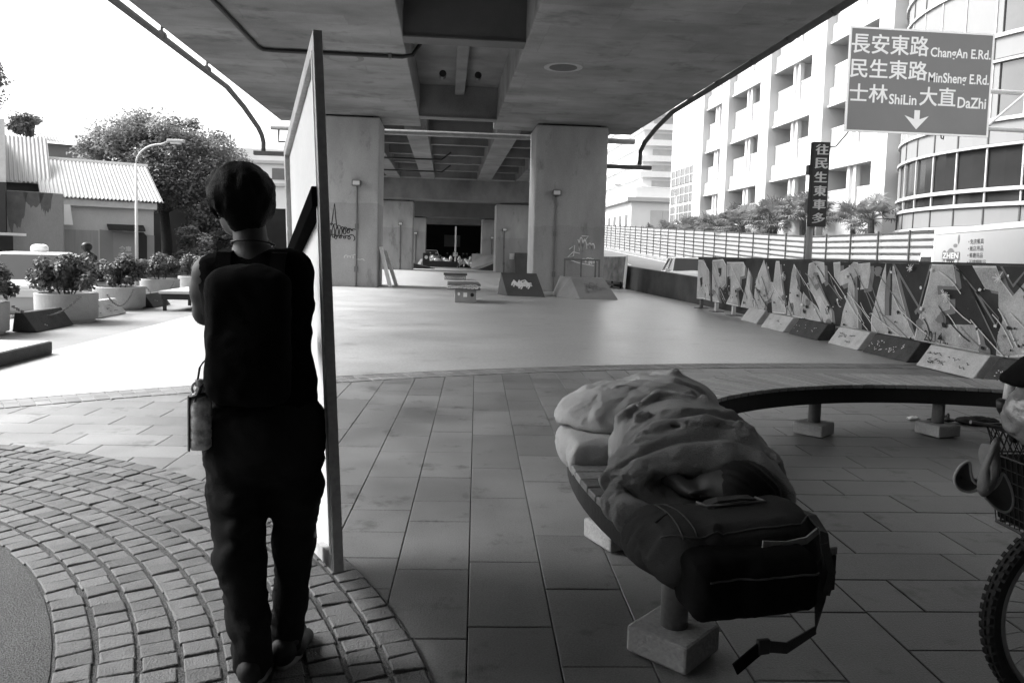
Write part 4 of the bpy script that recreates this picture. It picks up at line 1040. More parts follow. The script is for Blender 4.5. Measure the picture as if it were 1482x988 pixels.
GR_L = [[(20.94,1.324),(20.47,1.33),(20.28,1.287),(19.89,1.083),(19.7,0.312),(20.24,0.324),(20.8,0.29)],[(19.58,1.327),(18.85,1.365),(18.63,1.227),(18.61,0.777),(18.87,0.651),(19.04,0.729),(19.05,0.498),(18.91,0.305),(19.44,0.284),(19.52,0.59)],[(18.53,1.299),(17.51,1.314),(17.4,1.224),(17.41,1.013),(17.68,0.977),(17.68,0.736),(17.86,0.7),(17.7,0.291),(18.47,0.306),(18.2,0.545),(18.26,0.985),(18.48,0.95)],[(17.19,1.189),(17.04,1.025),(17.04,0.74),(16.78,0.266),(17.52,0.277),(17.38,0.565),(17.25,0.861)],[(16.31,1.395),(16.02,0.985),(15.95,0.914),(15.78,0.921),(15.72,1.354),(15.56,1.357),(15.39,0.867),(15.19,0.505),(15.14,0.322),(15.76,0.296),(15.83,0.581),(15.69,0.829),(15.97,0.548),(16.14,0.513),(16.17,0.288),(16.72,0.296),(16.71,0.73),(16.57,1.065)],[(14.85,1.311),(14.74,1.234),(14.63,0.924),(14.67,0.855),(14.49,0.775),(14.5,0.619),(14.39,0.295),(15.03,0.308),(14.99,0.633),(14.97,0.863),(14.93,1.139)],[(14.2,1.333),(13.94,1.402),(13.63,1.364),(13.55,1.034),(13.65,0.988),(13.83,1.192),(14.01,1.187),(13.75,0.92),(13.29,0.554),(13.22,0.294),(13.51,0.287),(13.76,0.582),(14.11,0.882),(14.22,1.116)],[(14.37,0.781),(14.17,0.662),(13.84,0.555),(13.65,0.421),(13.6,0.29),(13.94,0.279),(14.36,0.297),(14.42,0.558)],[(13.26,1.37),(13.03,1.384),(13.01,1.215),(12.75,1.3),(12.61,1.4),(12.47,1.383),(12.44,1.173),(12.55,1.131),(12.51,0.748),(12.38,0.622),(12.34,0.281),(12.9,0.284),(12.85,0.527),(12.73,0.773),(12.72,1.047),(12.98,0.977),(13.2,1.129)],[(12.46,1.369),(12.09,1.398),(12.06,1.255),(12.11,0.988),(12.33,0.955),(12.37,1.157),(12.44,1.177)],[(11.61,1.395),(11.58,1.099),(11.59,0.885),(11.56,0.568),(11.38,0.583),(11.4,1.001),(11.43,1.335),(11.4,1.336),(11.22,0.989),(11.06,0.712),(10.93,0.479),(10.78,0.333),(10.81,0.31),(11.89,0.255),(11.93,0.492),(11.86,0.695),(11.77,0.983),(11.68,1.223)],[(10.45,1.385),(10.0,1.394),(9.92,1.139),(9.96,1.109),(10.3,1.103),(10.27,0.962),(10.03,0.985),(10.01,0.792),(10.21,0.739),(10.17,0.562),(9.48,0.62),(9.4,0.451),(9.36,0.281),(10.74,0.278),(10.7,0.462),(10.63,0.705),(10.57,0.886),(10.49,1.162)],[(9.58,1.375),(9.16,1.384),(9.05,1.202),(8.85,1.028),(8.66,1.218),(8.57,0.352),(8.87,0.287),(9.05,0.287),(9.05,0.525),(8.98,0.735),(9.07,0.897),(9.09,1.082),(9.33,1.104)]]
GR_M = [[(11.44,1.393),(11.37,1.394),(10.7,0.795),(10.5,1.401),(10.46,1.402),(10.69,0.736)],[(10.0,1.399),(9.95,1.4),(9.04,0.747),(9.08,0.616),(9.53,1.059),(9.47,1.061),(9.09,0.658),(9.06,0.745)],[(9.09,1.402),(9.05,1.412),(8.85,1.185),(8.67,1.362),(8.67,1.33),(8.84,1.144)]]
GR_D = [[(20.54,0.849),(20.32,0.888),(20.29,0.705),(20.41,0.576)],[(19.14,1.159),(18.9,1.165),(18.91,0.964),(19.03,0.932)],[(9.54,1.182),(9.41,1.204),(9.39,1.135),(9.48,1.079)],[(12.44,1.177),(12.35,1.18),(12.31,0.979),(12.41,0.928)]]
# ------------------------------------------------------------------ graffiti board along the right edge
m_gd = mat('graffiti_dark', .040, .7, .7, 1.4, .25, .0, spec=.15); m_gl = mat('graffiti_pale', .40, .7, .6, 1.8, .35, .0)
m_gm = mat('graffiti_mid', .16, .55, .25, 2, .2, .0); m_gw = mat('graffiti_white', .62, .55, .2, 8, .2, .0)
t = thing('graffiti_board', 'long low board painted with large angular graffiti letters and spray streaks', 'graffiti board', (7.0,14,0))
g = MB(); g.box(7.0,7.05,5.5,20.75,.26,1.41); bd = g.build('board', m_gd, t); PAINT = []
g = MB(); g.box(6.985,7.06,5.5,20.76,1.411,1.44); g.build('top_rail', m_black, bd)
g = MB(); g.box(7.051,7.09,5.5,20.75,.30,.38); g.build('back_rail', m_steel, bd)
def flat(polys, off):
    g = MB()
    for i, p in enumerate(polys):
        o_ = off + .00015*i; p = [(min(max(y,5.52),20.74), min(max(z,.27),1.405)) for y, z in p]
        a = sum(p[k][0]*p[(k+1)%len(p)][1]-p[(k+1)%len(p)][0]*p[k][1] for k in range(len(p)))
        if a > 0: p = p[::-1]
        g.add([(7.0-o_,y,z) for y, z in p], [tuple(range(len(p)))])
    return g
extra = [[(8.5,1.35),(7.6,1.35),(7.55,1.1),(8.1,1.05),(8.05,.6),(8.5,.55)],[(7.3,1.35),(6.9,1.38),(6.6,.4),(7.1,.3),(7.0,.8)],[(6.4,1.3),(5.7,1.35),(5.6,.4),(6.2,.5),(6.0,1.0)]]
# each letter gets a mid-toned rim, then the pale body a little smaller
def shrink(p, s):
    cy_ = sum(q[0] for q in p)/len(p); cz_ = sum(q[1] for q in p)/len(p)
    return [(cy_+(y-cy_)*s, cz_+(z-cz_)*s) for y, z in p]
PAINT.append(flat([[(y-.12,z-.05) for y, z in shrink(p,1.02)] for p in GR_L], .0004).build('paint', m_gm, bd)); PAINT.append(flat([shrink(p,1.05) for p in GR_L], .003).build('paint', m_gw, bd))
PAINT.append(flat(GR_L+extra, .006).build('paint', m_gl, bd))
PAINT.append(flat(GR_M, .009).build('paint', m_gm, bd))
PAINT.append(flat(GR_D, .0105).build('paint', m_gd, bd))
rg = random.Random(17); st_w = []; st_m = []; st_k = []
for i in range(78):
    y = rg.uniform(5.8,20.4); z = rg.uniform(.5,1.4); L = rg.uniform(.25,1.0)*rg.choice((.5,1,1)); sl = rg.uniform(.55,1.25); z2 = max(.28,z-L*sl); b_ = rg.uniform(-.05,.05)
    st = [(-y + (y-(y-L))*q, z+(z2-z)*q + b_*math.sin(PI*q)) for q in (0,.25,.5,.75,1)]
    (st_w if i%5 < 2 else st_m if i%5 < 4 else st_k).append(st)
for sts, m, w_, nme, of in ((st_m,m_gm,.022,'spray_streaks',.012),(st_k,m_ink,.016,'dark_streaks',.02),(st_w,m_gw,.014,'pale_streaks',.028)):
    g = MB(); scribble(g, (7.0,0,0), (0,-1,0), (0,0,1), sts, w_, 0.0)
    g.v = [(7.0-of-abs(7.0-v[0])*.05, v[1], v[2]) for v in g.v]; PAINT.append(g.build('paint', m, bd))
def splats(m, n, rmax, off, nme, zlo=.28, zhi=1.38):
    g = MB()
    for i in range(n):
        y = rg.uniform(5.7,20.6); z = rg.uniform(zlo,zhi); r0 = rg.uniform(.2,1)**2*rmax; k = 9
        P = [(7.0-off-.00004*i, y+r0*rg.uniform(.5,1.3)*math.cos(-2*PI*j/k)*1.2, z+r0*rg.uniform(.5,1.3)*math.sin(-2*PI*j/k)) for j in range(k)]
        P = [(p[0], p[1], min(max(p[2],.262),1.405)) for p in P]; g.add(P, [tuple(range(k))])
    PAINT.append(g.build('paint', m, bd))
splats(m_ink, 140, .045, .032, 'splatter', .27, .75); splats(m_gw, 90, .03, .045, 'splatter'); splats(m_gm, 45, .10, .0112, 'splatter')
# star bursts
sts = []
for y, z in ((15.25,1.1),(16.55,.92),(10.9,1.33),(9.05,1.25),(10.05,.98)):
    for q in range(9):
        a = q*2*PI/9+rg.random()*.3; L = rg.uniform(.04,.13); sts.append([(-y,z),(-y+L*math.cos(a),z+L*math.sin(a))])
g = MB(); scribble(g, (7.0,0,0), (0,-1,0), (0,0,1), sts, .012, 0.0); g.v = [(6.948-abs(7.0-v[0])*.02,v[1],max(.262,min(1.4,v[2]))) for v in g.v]; PAINT.append(g.build('paint', m_gw, bd)); merge_into(bd, PAINT)
g = MB(); letter(g, '2014...', (7.0,0,0), (0,-1,0), (0,0,1), -10.46, -9.92, .30, .45, .0, .055); g.build('lettering', m_ink, bd)
for y in (20.6,19.4,18.2,17.0,15.8,14.5,13.15,11.8,10.4,9.05,7.7,6.3):
    g = MB(); g.box(7.052,7.13,y-.045,y+.045,.03,1.35); l_ = g.build('leg', m_pale if rg.random() < .6 else m_steel, t)
    g = MB(); g.box(6.93,7.25,y-.15,y+.15,.012,.03); g.build('foot_plate', m_steel, l_)
# smaller board farther along
t = thing('graffiti_board', 'small dark splotched panel on a trolley frame with a white upright, beside the right pillar', 'graffiti board', (7.3,32.5,0))
g = MB(); g.prism([(7.05,34.4,.3),(7.5,31.6,.25),(7.5,31.6,1.38),(7.05,34.4,1.34)], (.04,.006,0)); p2 = g.build('panel', mat('splotch_paint', .13, .7, 1.0, 1.9, .6, .0), t)
g = MB(); g.prism([(7.44,31.55,.02),(7.52,31.5,.02),(7.60,31.5,1.42),(7.52,31.55,1.42)], (0,.08,0)); g.build('upright', m_white, t)
for y, x in ((34.0,7.1),(33.0,7.27),(32.0,7.42)): MB().box(x-.03,x+.03,y-.04,y+.04,.01,.3).build('leg', m_black, t)
g = MB(); g.box(7.05,7.5,31.7,34.2,.12,.2); g.build('frame', m_black, t)

# ------------------------------------------------------------------ skate obstacles on the floor
m_ply = mat('skate_ply', .20, .6, .3, 1.2, .2, .0); m_dply = mat('dark_ply', .055, .6, .4, 1.5, .3, .0)
t = thing('kicker_ramp', 'dark wedge skate ramp with a pale sprayed splotch, right of the low graffiti tables', 'skate ramp', (2.5,24.6,0))
g = MB(); vs = [(1.97,24.4,.012),(3.18,24.3,.012),(2.98,25.15,.74),(1.80,25.15,.74),(1.72,25.5,.012),(3.2,25.9,.012)]
g.add(vs, [(0,1,2,3),(1,5,2),(0,3,4),(3,2,5,4),(0,4,5,1)]); g.build('ramp', m_dply, t)
g = MB(); uu = Vector((1,-.03,0)).normalized(); vv = (Vector((1.8,25.15,.74))-Vector((1.97,24.4,.012))).normalized()
st = [[(.25+.06*i+rg.uniform(-.04,.04), .42+.12*math.sin(i*1.3)+q*.06) , (.36+.06*i, .52+.1*math.cos(i*2.1)+q*.05), (.42+.06*i,.45+q*.07)] for i in range(9) for q in (0,1,2)]
scribble(g, vs[0], uu, vv, st, .05, .006); g.build('spray', m_chalk, t)
t = thing('bank_ramp', 'grey skate bank with curved side in front of the scribbled pillar', 'skate ramp', (4.7,24.3,0))
g = MB(); n = 10; L_ = []; R_ = []
for i in range(n+1):
    u = i/n; L_.append((3.62+.45*u, 24.3+1.5*u, .012+.64*(u**1.0))); 
vs = [(4.22,23.7,.012),(5.42,23.6,.012),(5.14,24.55,.65),(4.04,24.55,.65),(3.56,24.5,.012),(3.70,26.3,.012),(3.95,26.3,.65),(5.2,26.3,.65),(5.5,26.3,.012)]
g.add(vs, [(0,1,2,3),(0,3,4),(4,3,6,5),(3,2,7,6),(1,8,7,2),(5,6,7,8),(0,4,5,8,1)]); g.build('ramp', m_ply, t)
g = MB(); st = [squiggle(.3,.95,.3,.75,40,3), squiggle(.35,.8,.5,.85,24,2)]; scribble(g, vs[0], Vector((1,-.08,0)).normalized(), (Vector(vs[3])-Vector(vs[0])).normalized(), st, .03, .008); g.build('spray', m_gm, t)
t = thing('guard_rail', 'square metal rail frame standing on top of the grey skate bank', 'railing', (4.5,25.8,.65))
g = MB()
for x in (3.98,4.55,5.05,5.18): g.box(x,x+.05,25.7,25.75,.652,1.2)
g.box(3.98,5.23,25.695,25.755,1.2,1.26); g.build('frame', m_steel, t)
t = thing('skate_table', 'low concrete skate table with stickers and a dark scribbled top, nearer of two', 'skate table', (.5,21.3,0))
g = MB(); g.box(.24,.82,20.75,21.9,.012,.36); bs = g.build('base', mat('table_conc', .26, .8, .25, 2, .15, .1), t, bevel=.01)
g = MB(); g.box(.03,.93,20.6,22.2,.362,.53); tp = g.build('top', mat('table_top_scribbled', .10, .6, .8, 4, .5, .0), t, bevel=.01)
g = MB(); scribble(g, (0,20.599,0), (1,0,0), (0,0,1), [squiggle(.08,.88,.39,.5,80,11), squiggle(.1,.85,.4,.5,60,7)], .022, .002); g.build('spray', m_chalk, tp)
for x0, x1, z0, z1, m in ((.31,.38,.2,.29,m_white),(.46,.58,.16,.29,m_white),(.66,.76,.17,.28,m_black)):
    g = MB(); cxx=(x0+x1)/2; czz=(z0+z1)/2; k = 4 if z1-z0>.12 else 10
    g.prism([(cxx+(x1-x0)/2*(1.2 if k==4 else 1)*math.cos(2*PI*j/k+(PI/4 if k==4 else 0)), 20.748, czz+(z1-z0)/2*(1.3 if k==4 else 1)*math.sin(2*PI*j/k+(PI/4 if k==4 else 0))) for j in range(k)], (0,-.003,0)); g.build('sticker', m, bs)
t = thing('skate_table', 'low stickered concrete block farther up the floor, behind the nearer skate table', 'skate table', (.4,37.4,0))
g = MB(); g.box(-.1,.95,37,38.2,.012,.24); b2 = g.build('base', mat('table_conc', .26), t, bevel=.01)
g = MB(); g.box(-.14,1.0,36.95,38.25,.242,.33); g.build('top', m_dply, t)
g = MB(); scribble(g, (0,36.998,0), (1,0,0), (0,0,1), [squiggle(0,.85,.04,.2,50,8)], .03, .002); g.build('spray', m_chalk, b2)
# boards leaning on pillars
for i, (lb, x0, x1, y, m, h) in enumerate((('white plank leaning on the side of the dark-tagged pillar',-2.34,-2.16,28.6,m_white,1.5),('pale flaking board leaning behind the white plank',-2.2,-1.95,29.1,m_wl,1.35))):
    g = MB(); g.prism([(x1,y,.012),(x1+.12,y,.012),(x0-.08,y+.1,h),(x0-.2,y+.1,h)], (0,.35,0)); tag(g.build('leaning_board', m), lb, 'board', 'boards leaning on pillars')
g = MB(); g.prism([(4.75,52.4,.012),(5.95,52.4,.012),(5.95,53.4,1.42),(4.75,53.4,1.42)], (0,.06,0)); tb_ = g.build('leaning_board', m_dply); tag(tb_, 'dark panel with pale scrawl leaning on the second pillar of the right row', 'board', 'boards leaning on pillars')
g = MB(); g.box(4.4,4.75,53.57,53.598,.95,1.35); tag(g.build('notice', m_pale), 'small pale notice on the second pillar of the right row', 'notice')
# ramps and clutter at the far end
t = thing('quarter_pipe', 'large curved ramp with a dark open side at the far end, right', 'skate ramp', (3,60,0))
g = MB(); g.add([(2.3,59.0,.01),(4.2,57.5,.01),(4.2,57.6,.95),(3.9,61.6,1.25),(2.0,61.6,1.25),(1.9,59.2,.12)], [(0,1,2),(0,2,3,4,5)]); g.build('deck', m_ply, t)
g = MB(); g.add([(2.35,58.8,.01),(4.3,57.3,.01),(4.3,57.3,.9)], [(0,1,2)]); g.prism([(2.35,58.8,.01),(4.3,57.3,.01),(4.3,57.3,.9)], (.0,.02,0)); g.build('side', m_black, t)
t = thing('kicker_ramp', 'low dark wedge ramp beside the third pillar of the left row', 'skate ramp', (-2,58.5,0))
g = MB(); g.prism([(-2.65,58.5,.012),(-.9,58.5,.012),(-2.65,58.5,.42)], (0,2.0,0)); g.build('ramp', m_black, t)
t = thing('closing_wall', 'black backdrop wall painting the darkness at the far end under the overpass', 'wall', (0,90,0))
g = MB(); g.box(-7.5,7.5,86,86.4,0,6.8); g.build('wall', mat('far_end_wall', .025, .9, .6, .6, .3), t)  # black backdrop, the darkness under the deck put into its colour
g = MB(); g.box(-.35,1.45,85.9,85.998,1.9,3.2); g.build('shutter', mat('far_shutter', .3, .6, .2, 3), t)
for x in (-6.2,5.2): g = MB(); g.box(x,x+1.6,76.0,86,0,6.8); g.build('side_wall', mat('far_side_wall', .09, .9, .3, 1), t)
t = thing('low_wall', 'low dark wall in front of the scooters at the far end', 'wall', (-.3,66,0))
g = MB(); g.box(-1.75,.9,66,66.3,0,.52); g.build('wall', mat('low_wall_dark', .035, .8, .5, 1.2, .3), t)
t = thing('ramp_box', 'black ramp box at the far end beside the scooters', 'skate ramp', (1.6,66,0))
g = MB(); g.prism([(.95,65.8,.012),(2.7,65.8,.012),(2.7,65.8,1.35),(1.6,65.8,.75),(.95,65.8,.55)], (0,1.5,0)); g.build('box', m_black, t)
t = thing('lamp_post', 'thin pale post standing among the scooters at the far end', 'post', (.75,68,0))
MB().tube([(.75,68,0),(.75,68,3.6)], .07, 8).build('pole', m_pale, t)
MB().box(.55,.95,67.88,68.0,.95,1.3).build('plate', m_white, t)

# scooters
def scooter(label, loc, rz, group, name='parked_scooter'):
    t = thing(name, label, 'scooter', loc, group, local=True, rz=rz)
    s = Sdf((-.4,-.95,.05),(.4,.95,1.15),.03)
    s.path([(0,-.75,.62),(0,-.2,.66),(0,.1,.42),(0,.38,.34),(0,.58,.72),(0,.55,.95)], [.13,.17,.12,.13,.15,.08], k=.06); s.ell((0,-.55,.5),(.17,.35,.2),k=.05); s.ell((0,.78,.42),(.09,.28,.1),k=.04)
    s.mesh('body', mat('scooter_paint', .5, .3, .3, 3, .0, .0, spec=.6), t, relax=1)
    g = MB(); g.obox((0,-.4,.8),(.13,.38,.05),Matrix.Identity(3)); g.build('seat', m_black, t, bevel=.04)
    for y in (.72,-.62): 
        w_ = wheel(MB(), (0,y,.24), .24, .1).build('wheel', m_black, t); MB().lathe([(.13,-.055),(.13,.055)], (0,y,.24), 14, M=Matrix.Rotation(PI/2,3,'Y')).build('rim', m_pale, w_)
    g = MB(); g.tube([(-.34,.42,1.0),(-.15,.52,1.02),(.15,.52,1.02),(.34,.42,1.0)], .02, 6); g.build('handlebar', m_black, t)
    for x in (-.3,.3):
        g = MB(); g.tube([(x*.8,.48,1.02),(x,.5,1.18)], .008, 5); g.obox((x,.5,1.22),(.06,.012,.04),Matrix.Identity(3)); g.build('mirror', m_steel, t)
    g = MB(); g.lathe([(.07,-.02),(.075,.02),(.02,.05)], (0,.66,.86), 14, M=Matrix.Rotation(-PI/2,3,'X')); g.build('headlight', m_white, t)
    return t
SGR = 'scooters parked at the far end'
s0 = scooter('dark scooter at the left of the far row, by the low wall', (-.95,66.9,0), R(150), SGR)
for (x, y, a, lb) in ((.0,67.1,R(215),'dark scooter just left of the thin pale post'),(1.25,65.2,R(160),'dark scooter just right of the thin pale post'),(1.75,65.0,R(205),'dark scooter at the right end of the far row')):
    copy_thing(s0, (x,y,0), a, lb, SGR)
car('dark car with a pale roofline behind the scooters at the far end', (-1.6,75.5,0), R(182), mat('car_dark', .22, .3, .1, 1), name='parked_car')
for i, (x, w_, h, lb) in enumerate(((-1.5,.5,.42,'white bundle lying on the far low wall, left one'),(-1.0,.3,.25,'small white bundle on the far low wall, right one'))):
    s = Sdf((x-.5,65.7,.42),(x+.5,66.6,1.2),.04); s.ell((x,66.15,.52+h*.4),(w_*.5,.2,h*.5),k=0); s.ell((x+w_*.2,66.15,.52+h*.25),(w_*.4,.2,h*.3),k=.04); tag(s.mesh('bundle', m_white, None, relax=1), lb, 'bundle', 'white bundles on the low wall')
t = thing('notice_board', 'dark panel with a pale round mark beside the third pillar of the left row', 'sign', (-1.9,62.8,0))
g = MB(); g.box(-1.95,-1.4,62.7,62.76,.012,1.2); g.build('panel', m_black, t)
g = MB(); g.lathe([(.14,0),(.14,.01)], (-1.68,62.695,.85), 16, M=Matrix.Rotation(PI/2,3,'X')); g.build('round_mark', m_pale, t)
g = MB(); g.prism([(-2.55,61.6,.012),(-2.2,61.6,.012),(-1.95,62.0,.7),(-2.1,62.0,.7)], (0,.05,0)); tag(g.build('leaning_board', m_pale), 'short pale board leaning by the third pillar of the left row', 'board', 'boards leaning on pillars')
# ------------------------------------------------------------------ curved slatted bench
BX, BY, RO, RI, BZ = 3.6, 3.4, 3.0, 2.42, .42
def bp(r, a, z): return (BX+r*math.cos(a), BY+r*math.sin(a), z)
A0, A1 = R(203), R(58)
m_slat = mat('bench_slat', .21, .5, .35, 3, .25, .2, 60, attr=True); m_skirt = mat('bench_skirt', .012, .8, .4, 3, .25, .1, 50)
t = thing('curved_bench', 'long curved bench with a dark slatted seat on posts set in concrete feet', 'bench', (BX,BY,0))
g = MB(); n = 66; da = (A0-A1)/n
for i in range(n):
    a = A0-da*i; gp_ = .0016; P = [bp(RI,a-gp_,0), bp(RO,a-gp_,0), bp(RO,a-da+gp_,0), bp(RI,a-da+gp_,0)]
    dz = rg.uniform(-.0015,.0015); tn = rg.uniform(.75,1.3)
    vs = [(p[0],p[1],BZ-.03) for p in P]+[(p[0],p[1],BZ+dz) for p in P]
    g.add(vs, [(3,2,1,0),(4,5,6,7),(0,1,5,4),(1,2,6,5),(2,3,7,6),(3,0,4,7)], tn)
g.build('seat', m_slat, t, tone=True, bevel=.004, seg=1)
def skirt(r0, r1, dp=.125):
    g = MB(); k = 60; vs = []
    for i in range(k+1):
        a = A0-(A0-A1)*i/k; vs += [bp(r0,a,BZ-dp), bp(r1,a,BZ-dp), bp(r1,a,BZ-.028), bp(r0,a,BZ-.028)]
    fs = []
    for i in range(k):
        for q in range(4): fs.append((i*4+q, i*4+(q+1)%4, (i+1)*4+(q+1)%4, (i+1)*4+q))
    fs += [(3,2,1,0),(k*4,k*4+1,k*4+2,k*4+3)]; return g.add(vs, fs)
skirt(RI+.012,RI+.05,.15).build('skirt', m_skirt, t); skirt(RO-.05,RO-.012).build('skirt', m_skirt, t)
g = MB(); g.prism([bp(RI+.05,A0-.002,BZ-.12),bp(RO-.05,A0-.002,BZ-.12),bp(RO-.05,A0-.002,BZ-.032),bp(RI+.05,A0-.002,BZ-.032)], tuple(Vector(bp(1,A0-.02,0))-Vector(bp(1,A0-.002,0)))); g.build('end_board', m_skirt, t)
m_legp = mat('bench_leg', .17, .7, .4, 6, .2, .1); m_foot = mat('bench_foot', .36, .85, .25, 5, .2, .25, 70)
for (x, y) in ((.83,2.55),(.86,3.58),(1.62,5.12),(3.0,5.86),(4.06,5.86),(5.0,5.62)):
    a = math.atan2(y-BY, x-BX)
    l_ = MB().tube([(x,y,.09),(x,y,BZ-.03)], .048, 16, tone=1).build('leg', m_legp, t, smooth=True)
    MB().rbox((x,y,.055),(.12,.12,.048),a+.45).build('foot_block', m_foot, l_, bevel=.012)

# ------------------------------------------------------------------ sleeping person, quilt, folded quilt, bag
m_skin = mat('skin', .05, .55, .15, 8, .08, .05, 90); m_hair = mat('dark_hair', .005, .7, .4, 30, .5, .3, 220, spec=.15)
m_cloth = mat('dark_cloth', .022, .9, .3, 5, .2, .3, 260)
t = thing('person', 'person asleep on the bench under a quilt, only dark hair and a hand showing', 'person', (1.1,3.2,.42))
s = Sdf((.55,2.3,.36),(1.6,4.6,.86),.016)
s.ell((1.07,2.62,.565),(.098,.115,.085),k=0); s.ell((1.005,2.66,.555),(.07,.075,.065),k=.03)           # head, lying on its side, face to -x
s.ell((.932,2.67,.558),(.018,.016,.014),k=.015); s.ell((.97,2.715,.55),(.04,.04,.05),k=.02)
s.ell((1.085,2.645,.642),(.025,.014,.03),k=.008)                                                            # ear
s.cap((1.05,2.71,.54),(1.09,2.88,.55),.055,.06,k=.03)
s.path([(1.12,2.95,.56),(1.12,3.2,.57),(1.1,3.42,.56)],[.14,.13,.15],k=.06)
s.path([(1.05,3.45,.56),(.86,3.78,.53),(1.12,4.15,.49),(1.25,4.4,.47)],[.1,.075,.055,.04],k=.04)
s.path([(1.12,3.45,.50),(.93,3.8,.48),(1.18,4.2,.46),(1.32,4.42,.46)],[.1,.075,.055,.04],k=.04)
s.path([(1.1,2.98,.66),(.84,2.92,.58),(.90,2.70,.545)],[.06,.045,.032],k=.03)
# hand by the face
H = Vector((.915,2.665,.545)); s.ell(tuple(H),(.035,.04,.022),k=.015)
for q in range(4):
    b = H+Vector((.012-.016*q+.012,-.03-.003*q,.008)); m_ = b+Vector((.012,-.030+.002*q,.012)); e = m_+Vector((.022,-.012,-.010)); s.path([tuple(b),tuple(m_),tuple(e)],[.0105,.0095,.0085],k=.004)
s.path([tuple(H+Vector((.02,.01,.012))), tuple(H+Vector((.045,-.008,.024))), tuple(H+Vector((.062,-.02,.016)))],[.013,.011,.009],k=.006)
s.mesh('body', m_skin, t, relax=1)
s = Sdf((.90,2.40,.42),(1.26,2.84,.74),.0115)
s.ell((1.095,2.615,.575),(.110,.124,.098),k=0); s.ell((1.09,2.56,.57),(.102,.09,.090),k=.03); s.cut(s.ell((.945,2.67,.55),(.085,.13,.1),only=True),.02)
def strands(V):
    for i in range(len(V)):
        p = V[i]; k = math.sin(p[0]*160+p[1]*60+4*math.sin(p[2]*40))*.0028; d = p-np.array((1.09,2.61,.57)); V[i] = p + d/np.linalg.norm(d)*k
    return V
s.mesh('hair', m_hair, t, relax=1, fn=strands)

def wrinkle(V, amp, f, seed, flat=None):
    out = V.copy(); N = Sdf.N
    for i in range(len(V)):
        p = Vector(V[i])*f + Vector((seed,seed*.7,0)); w_ = mnoise.noise_vector(p*.55)*1.1
        n1 = 1-abs(mnoise.noise(Vector((p.x*.9,p.y*1.5,p.z*1.5))+w_))*2.4; n2 = 1-abs(mnoise.noise(Vector((p.x*2.3+3,p.y*1.9,p.z*2.6))+w_*1.6))*2.4; n3 = mnoise.noise(p*5.0)
        out[i] = V[i] + N[i]*((n1*.6+n2*.4+n3*.12-.35)*amp)
    return out
m_quilt = mat('quilt_cloth', .31, .95, .16, 3.5, .12, .45, 210); m_quilt2 = mat('folded_quilt_cloth', .36, .95, .14, 3.5, .12, .45, 210); m_lin = mat('quilt_lining', .10, .95, .2, 5, .1, .3, 200)
t = thing('quilt', 'thick grey padded quilt heaped over the sleeping person and drawn up like a hood', 'quilt', (1.1,3.1,.42))
s = Sdf((.52,2.36,.39),(1.62,3.95,.90),.014)
s.ell((1.06,3.12,.55),(.31,.34,.215),k=0); s.ell((1.08,3.36,.57),(.29,.30,.20),k=.06); s.ell((1.02,2.92,.53),(.32,.22,.16),k=.06); s.ell((1.16,3.62,.54),(.28,.26,.16),k=.06)
# hood : arch of padded cloth over the head
hood = [(.69,2.84,.50),(.78,2.84,.58),(.92,2.82,.635),(1.08,2.79,.665),(1.18,2.74,.640),(1.235,2.68,.575),(1.235,2.62,.47)]
s.path(hood,[.045,.045,.042,.042,.045,.048,.05],k=.03)
h2 = [(.68,2.93,.54),(.82,2.94,.65),(1.0,2.92,.70),(1.15,2.87,.70),(1.24,2.80,.64),(1.27,2.74,.52)]
s.path(h2,[.04,.035,.04,.035,.045,.045],k=.035)
s.path([(.72,2.98,.60),(.88,2.99,.71),(1.05,2.95,.745),(1.18,2.90,.73),(1.26,2.85,.62)],[.035,.03,.028,.03,.035],k=.035)
s.path([(.84,3.15,.73),(1.0,3.05,.765),(1.18,3.06,.76),(1.29,3.1,.66)],[.02,.022,.02,.022],k=.03)
s.path([(.80,3.30,.70),(.98,3.38,.775),(1.16,3.32,.765),(1.30,3.25,.67)],[.022,.02,.022,.02],k=.03)
s.path([(.76,3.06,.60),(.82,3.3,.66),(.90,3.52,.68)],[.035,.035,.03],k=.02); s.path([(1.02,3.50,.73),(1.18,3.52,.73),(1.34,3.45,.64)],[.04,.035,.035],k=.02)
s.path([(1.19,2.64,.49),(1.22,2.9,.52),(1.27,3.2,.52),(1.32,3.5,.50)],[.05,.08,.09,.08],k=.05)
s.path([(.665,2.66,.478),(.78,2.60,.50),(.95,2.585,.495),(1.08,2.57,.475)],[.05,.062,.055,.045],k=.02)       # roll below the face
s.path([(.66,2.80,.475),(.70,2.66,.475)],[.05,.05],k=.02)
s.cut(s.ell((.96,2.62,.565),(.27,.25,.088),only=True),.02)                                              # opening of the hood
s.cut(s.ell((1.09,2.56,.575),(.15,.26,.130),only=True),.015)
def crease(s, pts, r, k=.022):
    for i in range(len(pts)-1): s.cut(s.cap(pts[i], pts[i+1], r, r, only=True), k)
crease(s,[(.74,2.89,.60),(.90,2.88,.69),(1.06,2.855,.715),(1.2,2.81,.70),(1.29,2.74,.62)],.010); crease(s,[(.76,2.985,.655),(.93,2.965,.725),(1.10,2.91,.745),(1.24,2.87,.71)],.009)
crease(s,[(.80,3.10,.70),(.97,3.13,.775),(1.15,3.16,.785),(1.30,3.20,.72)],.006); crease(s,[(.82,3.22,.72),(.9,3.36,.74),(1.0,3.48,.755),(1.08,3.62,.72)],.006); crease(s,[(1.12,3.38,.775),(1.2,3.5,.745),(1.3,3.62,.66)],.006)
